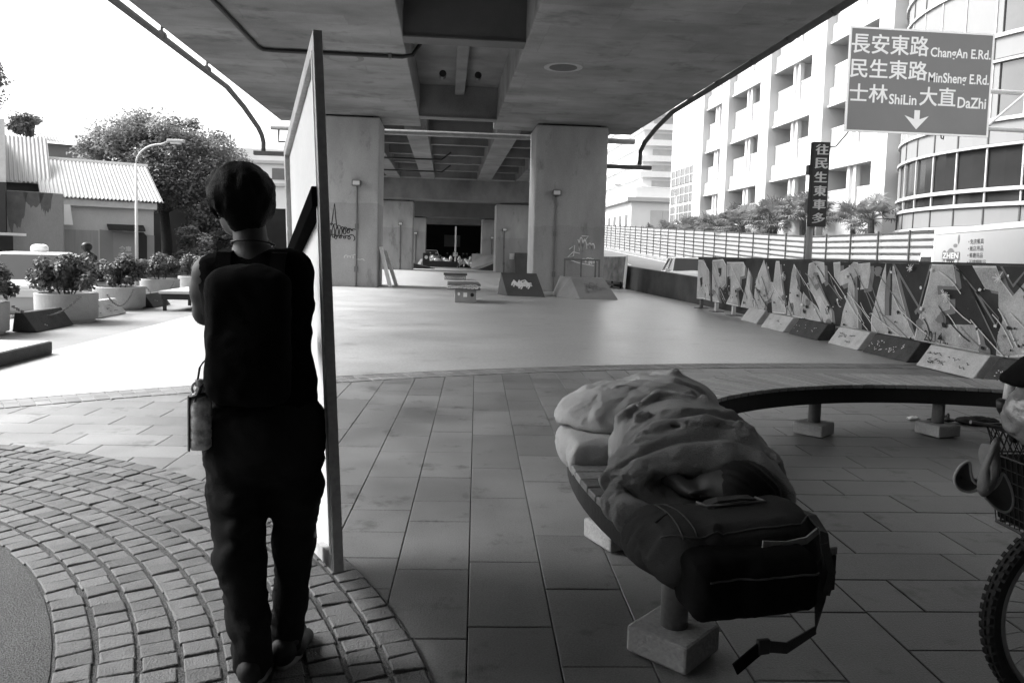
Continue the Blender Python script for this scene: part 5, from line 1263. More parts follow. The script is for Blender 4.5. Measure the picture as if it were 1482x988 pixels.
crease(s,[(.72,3.0,.55),(.76,3.2,.60),(.82,3.42,.62),(.86,3.6,.62)],.012); crease(s,[(1.36,2.95,.60),(1.36,3.2,.64),(1.33,3.45,.66)],.010); crease(s,[(.88,3.05,.735),(.93,3.2,.755),(.98,3.35,.765)],.007); crease(s,[(1.2,3.0,.75),(1.16,3.2,.785),(1.14,3.36,.78)],.007)
q_ = s.mesh('cover', m_quilt, t, relax=2, fn=lambda V: wrinkle(V,.0042,16,2.0))
fold_over(s, q_, .10, 12)
t = thing('folded_quilt', 'paler folded quilt stacked in two thick layers at the sleeper\'s feet', 'quilt', (.9,3.8,.42))
s = Sdf((.5,3.3,.38),(1.75,4.75,.80),.0135)
s.ell((.90,3.78,.475),(.33,.30,.062),k=0); s.rbox((.88,3.72,.465),(.27,.25,.055),.05,k=.04)
s.ell((.88,3.92,.60),(.27,.30,.085),k=.012); s.ell((1.12,4.08,.59),(.34,.36,.11),k=.05); s.ell((1.32,4.32,.58),(.27,.26,.125),k=.05)
for pts in ([(.70,3.78,.63),(.80,4.0,.675),(.95,4.2,.68)],[(.78,3.68,.63),(.93,3.9,.675),(1.1,4.12,.69)],[(.9,3.66,.62),(1.06,3.86,.66),(1.22,4.05,.68)],[(1.1,4.2,.70),(1.25,4.12,.70),(1.42,4.14,.66)],[(1.15,4.42,.68),(1.32,4.3,.71),(1.5,4.28,.64)],[(1.0,4.3,.66),(1.2,4.5,.66),(1.4,4.52,.62)]):
    s.path(pts,[.03,.034,.03],k=.022)
for pts in ([(.66,3.72,.56),(.72,3.95,.60),(.85,4.15,.64)],[(.76,3.72,.655),(.88,3.95,.69),(1.02,4.15,.70)],[(.86,3.70,.66),(1.0,3.9,.69),(1.16,4.1,.705)],[(1.0,4.2,.695),(1.18,4.2,.715),(1.36,4.22,.70)],[(1.1,4.36,.69),(1.3,4.4,.715),(1.5,4.36,.64)],[(.64,3.8,.53),(.66,4.0,.53),(.78,4.2,.54)]): crease(s, pts, .010, .02)
q2_ = s.mesh('quilt', m_quilt2, t, relax=2, fn=lambda V: wrinkle(V,.0045,16,5.0))
fold_over(s, q2_, .11, 12)

# big bag at the near end
BA = R(11); UB = Vector((math.cos(BA), math.sin(BA), 0)); VB = Vector((-math.sin(BA), math.cos(BA), 0)); OB = Vector((.925,2.335,.42))
MB3 = Matrix((UB, VB, Vector((0,0,1)))).transposed()
def bl(u, v, z): q = OB+UB*u+VB*v; return (q.x, q.y, .42+z)
m_bag = mat('bag_cloth', .042, .9, .35, 6, .25, .35, 320, spec=.15); m_bag2 = mat('bag_cloth_dark', .006, .95, .3, 6, .2, .3, 320, spec=.08); m_strap = mat('bag_strap', .03, .75, .2, 9, .2, .3, 300)
t = thing('travel_bag', 'bulky dark travel bag with loose straps on the near end of the bench', 'bag', tuple(OB))
M_ = [list(r) for r in MB3]
s = Sdf((.5,1.85,.40),(1.5,2.75,.74),.0115)
s.rbox(bl(.005,.04,.078),(.268,.165,.074),.07,M=M_,k=0); s.ell(bl(.05,.0,.125),(.22,.13,.052),M=M_,k=.06); s.ell(bl(-.2,.05,.09),(.10,.15,.075),M=M_,k=.05); s.ell(bl(.22,.06,.10),(.10,.13,.085),M=M_,k=.04)
s.path([bl(-.24,-.05,.145),bl(-.1,-.09,.165),bl(.08,-.09,.165),bl(.26,-.05,.155)],[.012,.012,.012,.012],k=.012)
b = s.mesh('main_bag', m_bag, t, relax=1, fn=lambda V: wrinkle(V,.006,7.5,9.0))
fold_over(s, b, .09, 10)
s = Sdf((.5,1.75,.30),(1.5,2.55,.70),.0115)
s.rbox(bl(-.03,-.15,.015),(.205,.085,.095),.04,M=M_,k=0); s.rbox(bl(.04,-.205,.01),(.13,.05,.075),.035,M=M_,k=.02)
b2 = s.mesh('front_pocket', m_bag2, t, relax=1, fn=lambda V: wrinkle(V,.007,8.5,4.0))
MB().ribbon([bl(.02,-.16,.118),bl(.10,-.165,.112),bl(.18,-.155,.116),bl(.25,-.12,.13)], (0,0,1), .022, .006).build('reflective_stripe', mat('stripe_grey', .26, .5, .1, 6), b2)
g = MB(); g.ribbon([bl(-.05,.07,.168),bl(-.02,.04,.192),bl(.05,.03,.198),bl(.11,.04,.192),bl(.13,.07,.17)], VB, .035, .008); g.build('handle', m_strap, b)
g = MB(); g.tube([bl(-.07,.08,.176),bl(-.07,.02,.182),bl(.15,.02,.184),bl(.15,.08,.178)], .0045, 6); g.build('piping', mat('piping_pale', .12, .6, .1, 6), b, smooth=True)
g = MB(); g.tube([bl(-.26,.0,.15),bl(-.21,.02,.165),bl(-.19,.12,.16)], .004, 6); g.build('zip', m_strap, b)
g = MB(); g.ribbon([bl(.26,.04,.15),bl(.27,-.06,.155),bl(.255,-.14,.13),bl(.225,-.20,.04),bl(.18,-.23,-.04),bl(.14,-.27,-.11),bl(.02,-.30,-.135),bl(-.06,-.30,-.12)], [UB,UB,UB*.5+VB*.2,UB,UB+Vector((0,0,.4)),Vector((0,0,1))+UB*.3,Vector((0,0,1)),Vector((0,0,1))], .034, .004); g.build('shoulder_strap', m_strap, t)
g = MB(); g.ribbon([bl(-.06,-.30,-.12),bl(-.10,-.31,-.135),bl(-.16,-.32,-.165)], Vector((0,0,1))-UB*.6, .036, .005); g.build('strap_end', m_bag2, t)
g = MB(); g.ribbon([bl(.21,-.20,.12),bl(.222,-.225,.04),bl(.205,-.225,-.03)], UB, .03, .004); g.build('side_strap', m_strap, t)
MB().obox(bl(-.06,-.302,-.12),(.02,.008,.022),MB3).build('buckle', m_black, t, bevel=.004)

m_seam = mat('seam_grey', .05, .7, .2, 9); m_hem = mat('quilt_hem', .15, .9, .1, 9)
drape(b, [bl(-.27,-.06,0),bl(-.20,-.10,0),bl(-.05,-.115,0),bl(.1,-.115,0),bl(.2,-.10,0),bl(.265,-.05,0)], (0,0,-1), .0035, 'zip', m_seam, b)
drape(b, [bl(-.215,-.10,0),bl(-.205,.0,0),bl(-.20,.14,0)], (0,0,-1), .003, 'seam', m_seam, b); drape(b, [bl(-.17,-.10,0),bl(-.165,.0,0),bl(-.165,.14,0)], (0,0,-1), .003, 'seam', m_seam, b)
drape(b, [bl(-.06,.02,0),bl(-.06,.10,0),bl(.10,.10,0),bl(.10,.02,0),bl(-.06,.02,0)], (0,0,-1), .003, 'patch_edge', m_seam, b)
drape(b2, [bl(-.2,-.5,.05),bl(-.1,-.5,.055),bl(.1,-.5,.055),bl(.17,-.5,.05)], tuple(VB), .003, 'zip', m_seam, b2)
drape(q_, [(.72,3.02,0),(.86,3.06,0),(1.0,3.16,0),(1.06,3.3,0),(1.1,3.5,0)], (0,0,-1), .0028, 'seam', m_hem, q_); drape(q_, [(1.0,3.16,0),(1.14,3.1,0),(1.28,3.0,0)], (0,0,-1), .0028, 'seam', m_hem, q_)
drape(q_, [(.66,2.86,0),(.8,2.86,0),(.95,2.83,0),(1.1,2.79,0),(1.2,2.72,0),(1.26,2.65,0)], (0,0,-1), .0035, 'hem', m_hem, q_)
drape(q2_, [(.64,3.70,0),(.76,3.66,0),(.9,3.64,0)], (0,0,-1), .003, 'hem', m_hem, q2_)
# ------------------------------------------------------------------ the walking person, backpack, bottle, board
t = thing('person', 'person walking away in dark sleeveless top and baggy jeans, arms bent, beside the tall board', 'person', (-.57,2.45,0))
s = Sdf((-.98,2.15,-.01),(-.22,3.0,1.72),.0125)
s.ell((-.572,2.47,.88),(.155,.115,.16),k=0); s.ell((-.575,2.48,1.04),(.14,.095,.16),k=.06); s.ell((-.59,2.49,1.21),(.165,.11,.17),k=.06)
s.cap((-.735,2.485,1.315),(-.495,2.485,1.325),.055,.055,k=.05)
s.cap((-.608,2.47,1.33),(-.628,2.49,1.46),.056,.051,k=.03)
s.ell((-.656,2.52,1.547),(.077,.095,.105),k=.02); s.ell((-.685,2.565,1.495),(.055,.062,.07),k=.03)          # cranium ; jaw turned left
s.ell((-.738,2.612,1.527),(.014,.016,.02),k=.012); s.ell((-.728,2.605,1.497),(.014,.014,.008),k=.008); s.ell((-.722,2.60,1.472),(.02,.02,.018),k=.015)
for ex, ey in ((-.738,2.565),(-.700,2.605)): s.cut(s.ell((ex,ey,1.554),(.013,.011,.009),only=True),.01)
s.ell((-.730,2.500,1.532),(.012,.024,.033),k=.008); s.ell((-.583,2.545,1.532),(.012,.024,.033),k=.008)
s.path([(-.748,2.49,1.305),(-.772,2.53,1.25),(-.788,2.585,1.175)],[.054,.046,.040],k=.03)                     # left arm, forearm raised in front
s.path([(-.788,2.585,1.175),(-.75,2.70,1.25),(-.70,2.78,1.315)],[.042,.038,.027],k=.02)
s.path([(-.495,2.48,1.31),(-.495,2.48,1.2),(-.497,2.50,1.06)],[.052,.046,.04],k=.03)
s.path([(-.497,2.50,1.06),(-.515,2.60,1.04),(-.545,2.70,1.06)],[.038,.034,.026],k=.02)
def hand(s, P, d, pal, w_):
    """P wrist, d fingers' direction, pal palm normal, w_ sideways"""
    P, d, pal, w_ = [Vector(q) for q in (P, d, pal, w_)]; c = P+d*.045
    s.cap(tuple(P), tuple(c), .024, .03, k=.012); s.cap(tuple(c-w_*.022), tuple(c+w_*.022), .017, .017, k=.012)
    for q, L in zip(range(4), (.062,.07,.066,.052)):
        b = c+d*.02+w_*(.03-.02*q); m1 = b+d*L*.5+pal*.008; m2 = m1+d*L*.28+pal*.02; e = m2+pal*.02-d*.004
        s.path([tuple(b),tuple(m1),tuple(m2),tuple(e)],[.0105,.0095,.009,.008],k=.004)
    s.path([tuple(P+d*.02+w_*.022), tuple(P+d*.045+w_*.05+pal*.012), tuple(P+d*.07+w_*.052+pal*.025)],[.013,.011,.0095],k=.006)
hand(s, (-.70,2.78,1.315), Vector((.35,.35,.86)).normalized(), Vector((.5,-.7,.2)).normalized(), Vector((-.7,-.5,.4)).normalized())
hand(s, (-.545,2.70,1.06), Vector((.05,.95,.1)).normalized(), Vector((.95,-.05,0)), Vector((0,-.1,1)))
s.path([(-.645,2.465,.82),(-.635,2.44,.45),(-.602,2.405,.11)],[.085,.055,.038],k=.04); s.path([(-.495,2.475,.82),(-.475,2.51,.45),(-.50,2.515,.11)],[.085,.055,.038],k=.04)
s.path([(-.602,2.405,.09),(-.585,2.44,.05),(-.57,2.52,.04)],[.04,.036,.03],k=.03); s.path([(-.50,2.515,.09),(-.49,2.55,.05),(-.465,2.63,.04)],[.04,.036,.03],k=.03)
s.mesh('body', m_skin, t, relax=1)
s = Sdf((-.84,2.3,1.34),(-.48,2.72,1.70),.0115)
s.ell((-.656,2.508,1.560),(.099,.112,.106),k=0); s.ell((-.642,2.478,1.515),(.070,.070,.068),k=.03); s.ell((-.628,2.470,1.468),(.046,.042,.036),k=.02)
s.ell((-.728,2.505,1.54),(.030,.045,.050),k=.02); s.ell((-.588,2.52,1.525),(.034,.05,.05),k=.02)
s.cut(s.rbox((-.760,2.58,1.395),(.075,.16,.112),.03,only=True),.012)
s.cut(s.ell((-.75,2.625,1.53),(.055,.085,.08),only=True),.012)
hr = random.Random(4)
for q in range(64):
    a = hr.uniform(0,2*PI); z0 = hr.uniform(1.52,1.63); rr0 = lambda z: .103*math.sqrt(max(.05,1-((z-1.555)/.112)**2))
    if -2.9 < math.atan2(math.sin(a), math.cos(a)) < -3.2 or (1.5 < a < 3.4): continue
    zb_ = z0-hr.uniform(.05,.09); zb_ = max(zb_, 1.452+hr.uniform(0,.03)); a2 = a+hr.uniform(-.25,.25)
    pt = lambda a, z, e: (-.656+(rr0(z)+e)*math.cos(a)*.98, 2.505+(rr0(z)+e)*math.sin(a)*1.08, z)
    s.path([pt(a,z0,-.004),pt((a+a2)/2,(z0+zb_)/2,.001),pt(a2,zb_,.0)],[.012,.011,.005],k=.006)
def strands2(V):
    for i in range(len(V)):
        p = V[i]; d = p-np.array((-.656,2.5,1.54)); a = math.atan2(d[1],d[0]); V[i] = p + d/np.linalg.norm(d)*(.0010*math.sin(a*37+2*math.sin(p[2]*30))+.0035*math.sin(a*4+1+p[2]*14))
    return V
s.mesh('hair', m_hair, t, relax=1, fn=strands2)
m_top = mat('black_top', .004, .95, .3, 6, .2, .3, 300, spec=.05)
s = Sdf((-.85,2.25,.78),(-.30,2.8,1.42),.0125)
s.ell((-.572,2.47,.92),(.168,.128,.16),k=0); s.ell((-.582,2.48,1.06),(.152,.112,.16),k=.06); s.ell((-.598,2.49,1.21),(.170,.122,.17),k=.06); s.cap((-.728,2.487,1.313),(-.50,2.485,1.325),.064,.066,k=.05); s.path([(-.497,2.48,1.31),(-.495,2.48,1.2),(-.495,2.49,1.10)],[.064,.058,.05],k=.03)
s.cut(s.ell((-.632,2.49,1.435),(.078,.085,.062),only=True),.02)
s.mesh('sleeveless_top', m_top, t, relax=1, fn=lambda V: wrinkle(V,.008,8,1.0))
m_jean = mat('dark_denim', .014, .95, .35, 7, .2, .35, 320, spec=.1)
s = Sdf((-.85,2.2,.02),(-.28,2.75,1.0),.0125)
s.ell((-.572,2.465,.85),(.183,.135,.13),k=0); s.ell((-.572,2.455,.76),(.183,.135,.12),k=.05)
s.path([(-.648,2.46,.80),(-.650,2.445,.62),(-.636,2.425,.42),(-.606,2.41,.22),(-.588,2.40,.075)],[.103,.088,.074,.061,.058],k=.03)
s.path([(-.482,2.475,.80),(-.480,2.49,.62),(-.482,2.505,.42),(-.496,2.515,.22),(-.508,2.515,.085)],[.104,.086,.062,.051,.050],k=.03)
for z, r_ in ((.13,.07),(.18,.066)): s.path([(-.635,2.385,z),(-.59,2.35,z+.02),(-.55,2.385,z-.01)],[.017,.02,.017],k=.02)
for z in (.12,.17): s.path([(-.545,2.49,z),(-.508,2.47,z+.02),(-.475,2.5,z)],[.014,.017,.014],k=.02)
for x0, z in ((-.64,.58),(-.63,.5),(-.64,.43)): s.path([(x0-.07,2.42,z-.02),(x0,2.35,z+.03),(x0+.06,2.39,z+.05)],[.012,.018,.012],k=.025)
s.cut(s.rbox((-.6,2.45,.0),(.5,.5,.035),.005,only=True),.01)
s.mesh('baggy_jeans', m_jean, t, relax=1, fn=lambda V: wrinkle(V,.009,10,7.0))
m_shoe = mat('dark_shoe', .012, .7, .2, 8, .15, .1); m_sole = mat('pale_sole', .3, .6, .12, 8, .1)
for P, d in (((-.588,2.395),(.06,1)),((-.508,2.505),(.12,1))):
    d = Vector((d[0],d[1],0)).normalized(); a = Vector((P[0],P[1],0)); n_ = Vector((-d.y,d.x,0)); Mx = [list(r) for r in Matrix((d, n_, Vector((0,0,1)))).transposed()]
    s = Sdf((a.x-.25,a.y-.2,-.01),(a.x+.3,a.y+.35,.16),.01)
    c = a+d*.07; s.ell((c.x,c.y,.05),(.112,.039,.045),M=Mx,k=0); e = a-d*.02; s.ell((e.x,e.y,.07),(.055,.042,.05),M=Mx,k=.02); s.cut(s.rbox((c.x,c.y,-.03),(.4,.4,.052),.002,only=True),0)
    sh = s.mesh('shoe', m_shoe, t, relax=1)
    s = Sdf((a.x-.25,a.y-.2,-.02),(a.x+.3,a.y+.35,.07),.009); s.ell((c.x-d.x*.005,c.y-d.y*.005,.018),(.120,.044,.030),M=Mx,k=0); s.cut(s.rbox((c.x,c.y,-.03),(.4,.4,.033),.002,only=True),0); s.cut(s.rbox((c.x,c.y,.08),(.4,.4,.047),.002,only=True),0)
    s.mesh('sole', m_sole, sh, relax=0)
g = MB(); g.tube([(-.613+.066*math.cos(q*.5236), 2.478+.066*math.sin(q*.5236), 1.405-.012*math.sin(q*.5236)) for q in range(13)], .0035, 6, cap=False); g.build('neck_cord', m_black, t, smooth=True)

t = thing('backpack', 'black backpack worn by the walking person', 'backpack', (-.58,2.36,.95))
s = Sdf((-.82,2.12,.88),(-.36,2.5,1.42),.0125)
s.rbox((-.59,2.335,1.12),(.125,.058,.205),.055,k=0); s.ell((-.59,2.29,1.05),(.10,.04,.11),k=.03); s.ell((-.59,2.345,1.285),(.11,.055,.06),k=.03)
s.path([(-.69,2.30,.98),(-.68,2.28,1.12),(-.67,2.29,1.22)],[.012,.014,.012],k=.012)
pk = s.mesh('sack', m_bag2, t, relax=1, fn=lambda V: wrinkle(V,.007,8,3.0))
for x in (-.685,-.52):
    g = MB(); g.ribbon([(x,2.37,1.28),(x,2.42,1.375),(x,2.49,1.385),(x,2.57,1.36),(x,2.62,1.25),(x-.0,2.615,1.1),(x,2.55,1.0),(x,2.40,.98)], (1,0,0), .045, .01); g.build('strap', m_bag2, t)
g = MB(); g.tube([(-.66,2.283,1.17),(-.59,2.272,1.18),(-.52,2.283,1.17)], .0035, 5); g.build('zip', m_bag2, pk)
g = MB(); g.ribbon([(-.72,2.32,.98),(-.745,2.34,.93),(-.75,2.35,.9)], (0,1,0), .02, .004); g.build('loop', m_black, t)

t = thing('water_bottle', 'clear water bottle in a dark holder hanging at the walker\'s left hip', 'bottle', (-.752,2.36,.77))
m_water = mat('bottle_plastic', .55, .10, 1.0, 40, .2, .1, 30, spec=.8); cb_ = (-.738,2.36,.775)
MB().lathe([(.001,0),(.026,.002),(.033,.010),(.034,.03),(.032,.035),(.034,.04),(.034,.06),(.032,.065),(.034,.07),(.034,.10),(.032,.105),(.034,.11),(.034,.14),(.026,.168),(.014,.188),(.013,.198)], cb_, 22).build('bottle', m_water, t, smooth=True)
MB().lathe([(.0165,.197),(.0165,.216),(.001,.217)], cb_, 18).build('cap', m_pale, t)
g = MB(); g.tube([(cb_[0]+.029*math.cos(q*.3927), cb_[1]+.029*math.sin(q*.3927), cb_[2]+.170+.006*math.cos(q*.3927)) for q in range(17)], .006, 6, cap=False); g.build('neck_loop', m_black, t, smooth=True)
g = MB(); n_ = 12; ang = [R(120)+R(110)*q/n_ for q in range(n_+1)]; vs = [(cb_[0]+r_*math.cos(a), cb_[1]+r_*math.sin(a), cb_[2]+z) for r_ in (.0345,.0365) for z in (0,.165) for a in ang]; m_ = n_+1
g.add(vs, [f_ for i in range(n_) for f_ in ((i,i+1,m_+i+1,m_+i),(2*m_+i+1,2*m_+i,3*m_+i,3*m_+i+1))]+[(0,m_,3*m_,2*m_),(n_,2*m_+n_,3*m_+n_,m_+n_)]); g.build('sleeve', m_bag, t, smooth=True)
g = MB(); g.ribbon([(-.745,2.36,.95),(-.745,2.355,.985),(-.735,2.345,1.03),(-.72,2.335,1.05)], (0,1,0), .012, .003); g.build('cord', m_black, t)
g = MB(); g.tube([(cb_[0]+.022*math.cos(q*.5236), cb_[1]-.01, cb_[2]+.19+.022*math.sin(q*.5236)) for q in range(13)], .004, 6, cap=False); g.build('ring', m_pale, t)

# the board carried by the walker : framed panel, tilted
P0 = Vector((-.3124,2.3218,.4008)); P1 = Vector((-.4625,2.7294,2.1507)); P2 = Vector((-.7796,3.7844,1.8773))
eu = (P1-P0).normalized(); ev = (P2-P1); ev = (ev - eu*ev.dot(eu)).normalized(); en = eu.cross(ev).normalized()   # up, back, normal
if en.x > 0: en = -en
Hh, Ll = 1.80, 1.135
MF = Matrix((ev, en, eu)).transposed()
def fp(v, n_, u): return P0 + ev*v + en*n_ + eu*u
m_wood = mat('frame_wood', .34, .6, .25, 5, .2, .1, 60, stretch=(1,1,1)); m_sheet = mat('board_sheet', .78, .7, .10, 2, .04, .03, 40); m_raw = mat('raw_wood', .5, .7, .3, 6, .2, .1)
t = thing('carried_board', 'tall framed pale board with a thick edge, tilted and carried beside the walking person', 'board', tuple(P0))
T = .015   # frame thickness along the normal
def rail(v0, v1, u0, u1, n0, n1, name, m, par=t, bv=.003): return MB().obox(fp((v0+v1)/2,(n0+n1)/2,(u0+u1)/2), ((v1-v0)/2,(n1-n0)/2,(u1-u0)/2), MF).build(name, m, par, bevel=bv)
rail(0,.035,0,Hh,-.017,T,'stile',m_wood); rail(Ll-.05,Ll,0,Hh,-.017,T,'stile',m_raw)
rail(.0352,Ll-.0502,Hh-.06,Hh,-.017,T,'top_rail',m_raw); rail(.0352,Ll-.0502,0,.05,-.017,T,'bottom_rail',m_raw)
rail(.0352,Ll-.0502,.0502,Hh-.0602,-.016,-.006,'panel',m_sheet)
rail(.0354,Ll-.0504,Hh*.655,Hh*.695,-.0055,.035,'mid_rail',mat('dark_rail', .008, 1.0, .2, 4, spec=.0))
rail(.0353,.05,.0503,Hh-.0603,-.0055,T+.004,'lit_face_strip',m_white)  # white strip painting the lit face of the frame
# ------------------------------------------------------------------ bicycle at the right edge, with its load
WX, WY, WR = 1.985, 2.10, .335
dB = Vector((-1,.02,0)).normalized(); nB = Vector((-dB.y,dB.x,0))       # riding direction (to the left) ; sideways
def kp(f_, s_, z): q = Vector((WX,WY,0))+dB*f_+nB*s_; return (q.x,q.y,z)
t = thing('bicycle', 'bicycle with knobbly tyre and black mesh basket at the right edge', 'bicycle', (WX,WY,0))
m_tyre = mat('tyre_rubber', .014, .8, .3, 10, .3, .2); m_alloy = mat('alloy', .30, .35, .15, 8, .1, .0, metal=.6)
def bike_wheel(f0):
    N = 72; g = MB(); ring_ = lambda r, s_, k: kp(f0+r*math.cos(k*2*PI/N), s_, WR+r*math.sin(k*2*PI/N))
    prof = [(WR-.045,-.014),(WR-.035,-.024),(WR-.015,-.025),(WR-.004,-.014),(WR-.002,0),(WR-.004,.014),(WR-.015,.025),(WR-.035,.024),(WR-.045,.014)]
    vs = [ring_(r,s_,k) for k in range(N) for r, s_ in prof]; m = len(prof)
    g.add(vs, [(k*m+i, k*m+(i+1)%m, ((k+1)%N)*m+(i+1)%m, ((k+1)%N)*m+i) for k in range(N) for i in range(m)])
    for k in range(N):
        for s_ in (-.018,0,.018):
            a = (k+(.5 if s_ == 0 else 0))*2*PI/N; rad = dB*math.cos(a)+Vector((0,0,1))*math.sin(a); tan = -dB*math.sin(a)+Vector((0,0,1))*math.cos(a)
            g.obox(Vector(kp(f0,0,WR))+rad*(WR-.0035-abs(s_)*.25)+nB*s_, (.007,.006,.009), Matrix((rad,nB,tan)).transposed())
    w_ = g.build('wheel', m_tyre, t)
    g = MB(); pr = [(WR-.046,-.013),(WR-.062,-.010),(WR-.066,0),(WR-.062,.010),(WR-.046,.013)]
    vs = [ring_(r,s_,k) for k in range(N) for r, s_ in pr]; m = 5
    g.add(vs, [(k*m+i, k*m+(i+1)%m, ((k+1)%N)*m+(i+1)%m, ((k+1)%N)*m+i) for k in range(N) for i in range(m)]); g.build('rim', m_alloy, w_, smooth=True)
    g = MB()
    for k in range(32):
        a = k*2*PI/32; b = a+(.55 if k%2 else -.55); s_ = .03*(1 if (k//2)%2 else -1)
        g.tube([kp(f0+.02*math.cos(b), s_, WR+.02*math.sin(b)), kp(f0+(WR-.06)*math.cos(a), 0, WR+(WR-.06)*math.sin(a))], .0013, 4)
    g.tube([kp(f0,-.05,WR),kp(f0,.05,WR)], .02, 12); g.build('spokes', m_alloy, w_)
bike_wheel(0); bike_wheel(-1.06)
m_fr = mat('bike_frame', .05, .35, .2, 6, .1, .0)
g = MB()
for s_ in (-.05,.05): g.tube([kp(0,s_,WR),kp(-.10,s_,.70)], .012, 8)
g.tube([kp(-.10,-.06,.70),kp(-.10,.06,.70)], .016, 8); g.tube([kp(-.10,0,.70),kp(-.17,0,.98)], .018, 10); g.build('fork', m_fr, t, smooth=True)
g = MB(); hd_, bb, st_, rr_ = kp(-.12,0,.78), kp(-.62,0,.30), kp(-.76,0,.80), kp(-1.06,0,WR)
g.tube([hd_,bb], .02, 10); g.tube([kp(-.14,0,.86),kp(-.72,0,.68)], .018, 10); g.tube([bb,st_], .017, 10)
for s_ in (-.05,.05): g.tube([bb,kp(-1.06,s_,WR)], .010, 8); g.tube([kp(-.73,0,.70),kp(-1.06,s_,WR)], .009, 8)
g.build('frame', m_fr, t, smooth=True)
s = Sdf((WX+.55,WY-.5,.75),(WX+1.05,WY+.3,.95),.014); sc_ = kp(-.79,0,.84); s.ell(sc_,(.13,.08,.035),k=0); s.ell(kp(-.88,0,.85),(.07,.10,.035),k=.03); s.mesh('saddle', m_black, t, relax=1)
g = MB(); g.tube([kp(-.26,-.30,1.0),kp(-.18,-.22,1.03),kp(-.15,0,1.0),kp(-.18,.22,1.03),kp(-.26,.30,1.0)], .012, 8); g.build('handlebar', m_alloy, t, smooth=True)
g = MB(); g.tube([bb,kp(-.55,.09,.16)], .01, 6); g.obox(kp(-.55,.14,.155),(.045,.03,.012),Matrix.Identity(3)); g.tube([kp(-.62,-.01,.3),kp(-.62,.01,.3)], .09, 20); g.build('crank', m_alloy, t)
# mesh basket: tapered, open top
def bq(f_, s_, h): k = .80+.20*h; return kp(.085+f_*.155*k, s_*.18*k, .585+.305*h)
corn = [(1,-1),(1,1),(-1,1),(-1,-1)]
g = MB()
for h, r_ in ((1,.006),(.72,.003),(0,.005)): g.tube([bq(a,b,h) for a, b in corn+corn[:1]], r_, 6, cap=False)
for i in range(4):
    (a0,b0),(a1,b1) = corn[i], corn[(i+1)%4]
    for k in range(14):
        u = k/14; p = lambda uu, h: bq(a0+(a1-a0)*uu, b0+(b1-b0)*uu, h)
        g.tube([p(u,0),p(u,.72)], .0022, 4); 
        g.tube([p(u,.70),p(min(1,u+.14),1)], .0018, 4); g.tube([p(min(1,u+.14),.70),p(u,1)], .0018, 4)
    for h in (.12,.24,.36,.48,.60): g.tube([bq(a0,b0,h),bq(a1,b1,h)], .0018, 4)
for k in range(9): u = -1+2*k/8; g.tube([bq(u,-1,0),bq(u,1,0)], .0018, 4); g.tube([bq(-1,u,0),bq(1,u,0)], .0018, 4)
g.build('basket', m_black, t)
g = MB(); vs = [bq(a*.97,b*.97,h) for h in (.05,.70) for a, b in corn]; g.add(vs, [(3,2,1,0),(4,5,6,7)]+[(i,(i+1)%4,4+(i+1)%4,4+i) for i in range(4)]); tag(g.build('dark_bag', m_bag2), 'dark bundle filling the bicycle basket', 'bag')
# clear plastic bag
t = thing('plastic_bag', 'crumpled translucent plastic bag standing up in the bicycle basket', 'plastic bag', kp(.0,0,.85))
pc = kp(.125,-.02,.955)
s = Sdf((pc[0]-.3,pc[1]-.25,.78),(pc[0]+.3,pc[1]+.25,1.16),.0115)
s.ell(pc,(.165,.12,.12),k=0); s.ell(kp(.14,-.03,1.02),(.055,.05,.055),k=.04); s.path([kp(.02,-.10,.9),kp(.05,-.12,1.0),kp(-.05,-.12,1.05)],[.02,.018,.02],k=.015); s.path([kp(.10,-.09,.92),kp(.0,-.13,.96),kp(-.1,-.11,1.04)],[.016,.015,.018],k=.012)
s.mesh('bag', mat('cloudy_plastic', .20, .25, .45, 14, .25, .25, 50, spec=.7), t, relax=1, fn=lambda V: wrinkle(V,.011,11,6.0))
g = MB(); g.tube([kp(.265,-.06,.995),kp(.255,-.065,1.055),kp(.22,-.06,1.08)], [.014,.016,.016], 10); g.build('neck', m_pale, t, smooth=True)
# dark cap on top
t = thing('sun_hat', 'black cloth hat lying on top of the plastic bag in the basket', 'hat', kp(.02,-.02,1.04))
s = Sdf((pc[0]-.25,pc[1]-.25,.98),(pc[0]+.35,pc[1]+.25,1.2),.0115); s.ell(kp(.10,-.02,1.085),(.16,.12,.075),k=0); s.ell(kp(.19,-.05,1.055),(.085,.10,.035),k=.03); s.cut(s.rbox((pc[0],pc[1],.98),(.5,.5,.06),.01,only=True),.01)
s.mesh('hat', m_bag2, t, relax=1, fn=lambda V: wrinkle(V,.008,9,8.0))
t = thing('umbrella', 'folded black umbrella handle sticking up at the left side of the basket', 'umbrella', kp(.2,-.08,.9))
g = MB(); g.tube([kp(.275,-.07,.99),kp(.265,-.075,.965),kp(.205,-.10,.90),kp(.19,-.10,.86)], [.017,.019,.021,.024], 10); g.build('handle', m_black, t, smooth=True)
g = MB(); g.tube([kp(.35,-.10,.915),kp(.18,-.12,.885)], .006, 6); g.build('rib', m_steel, t)
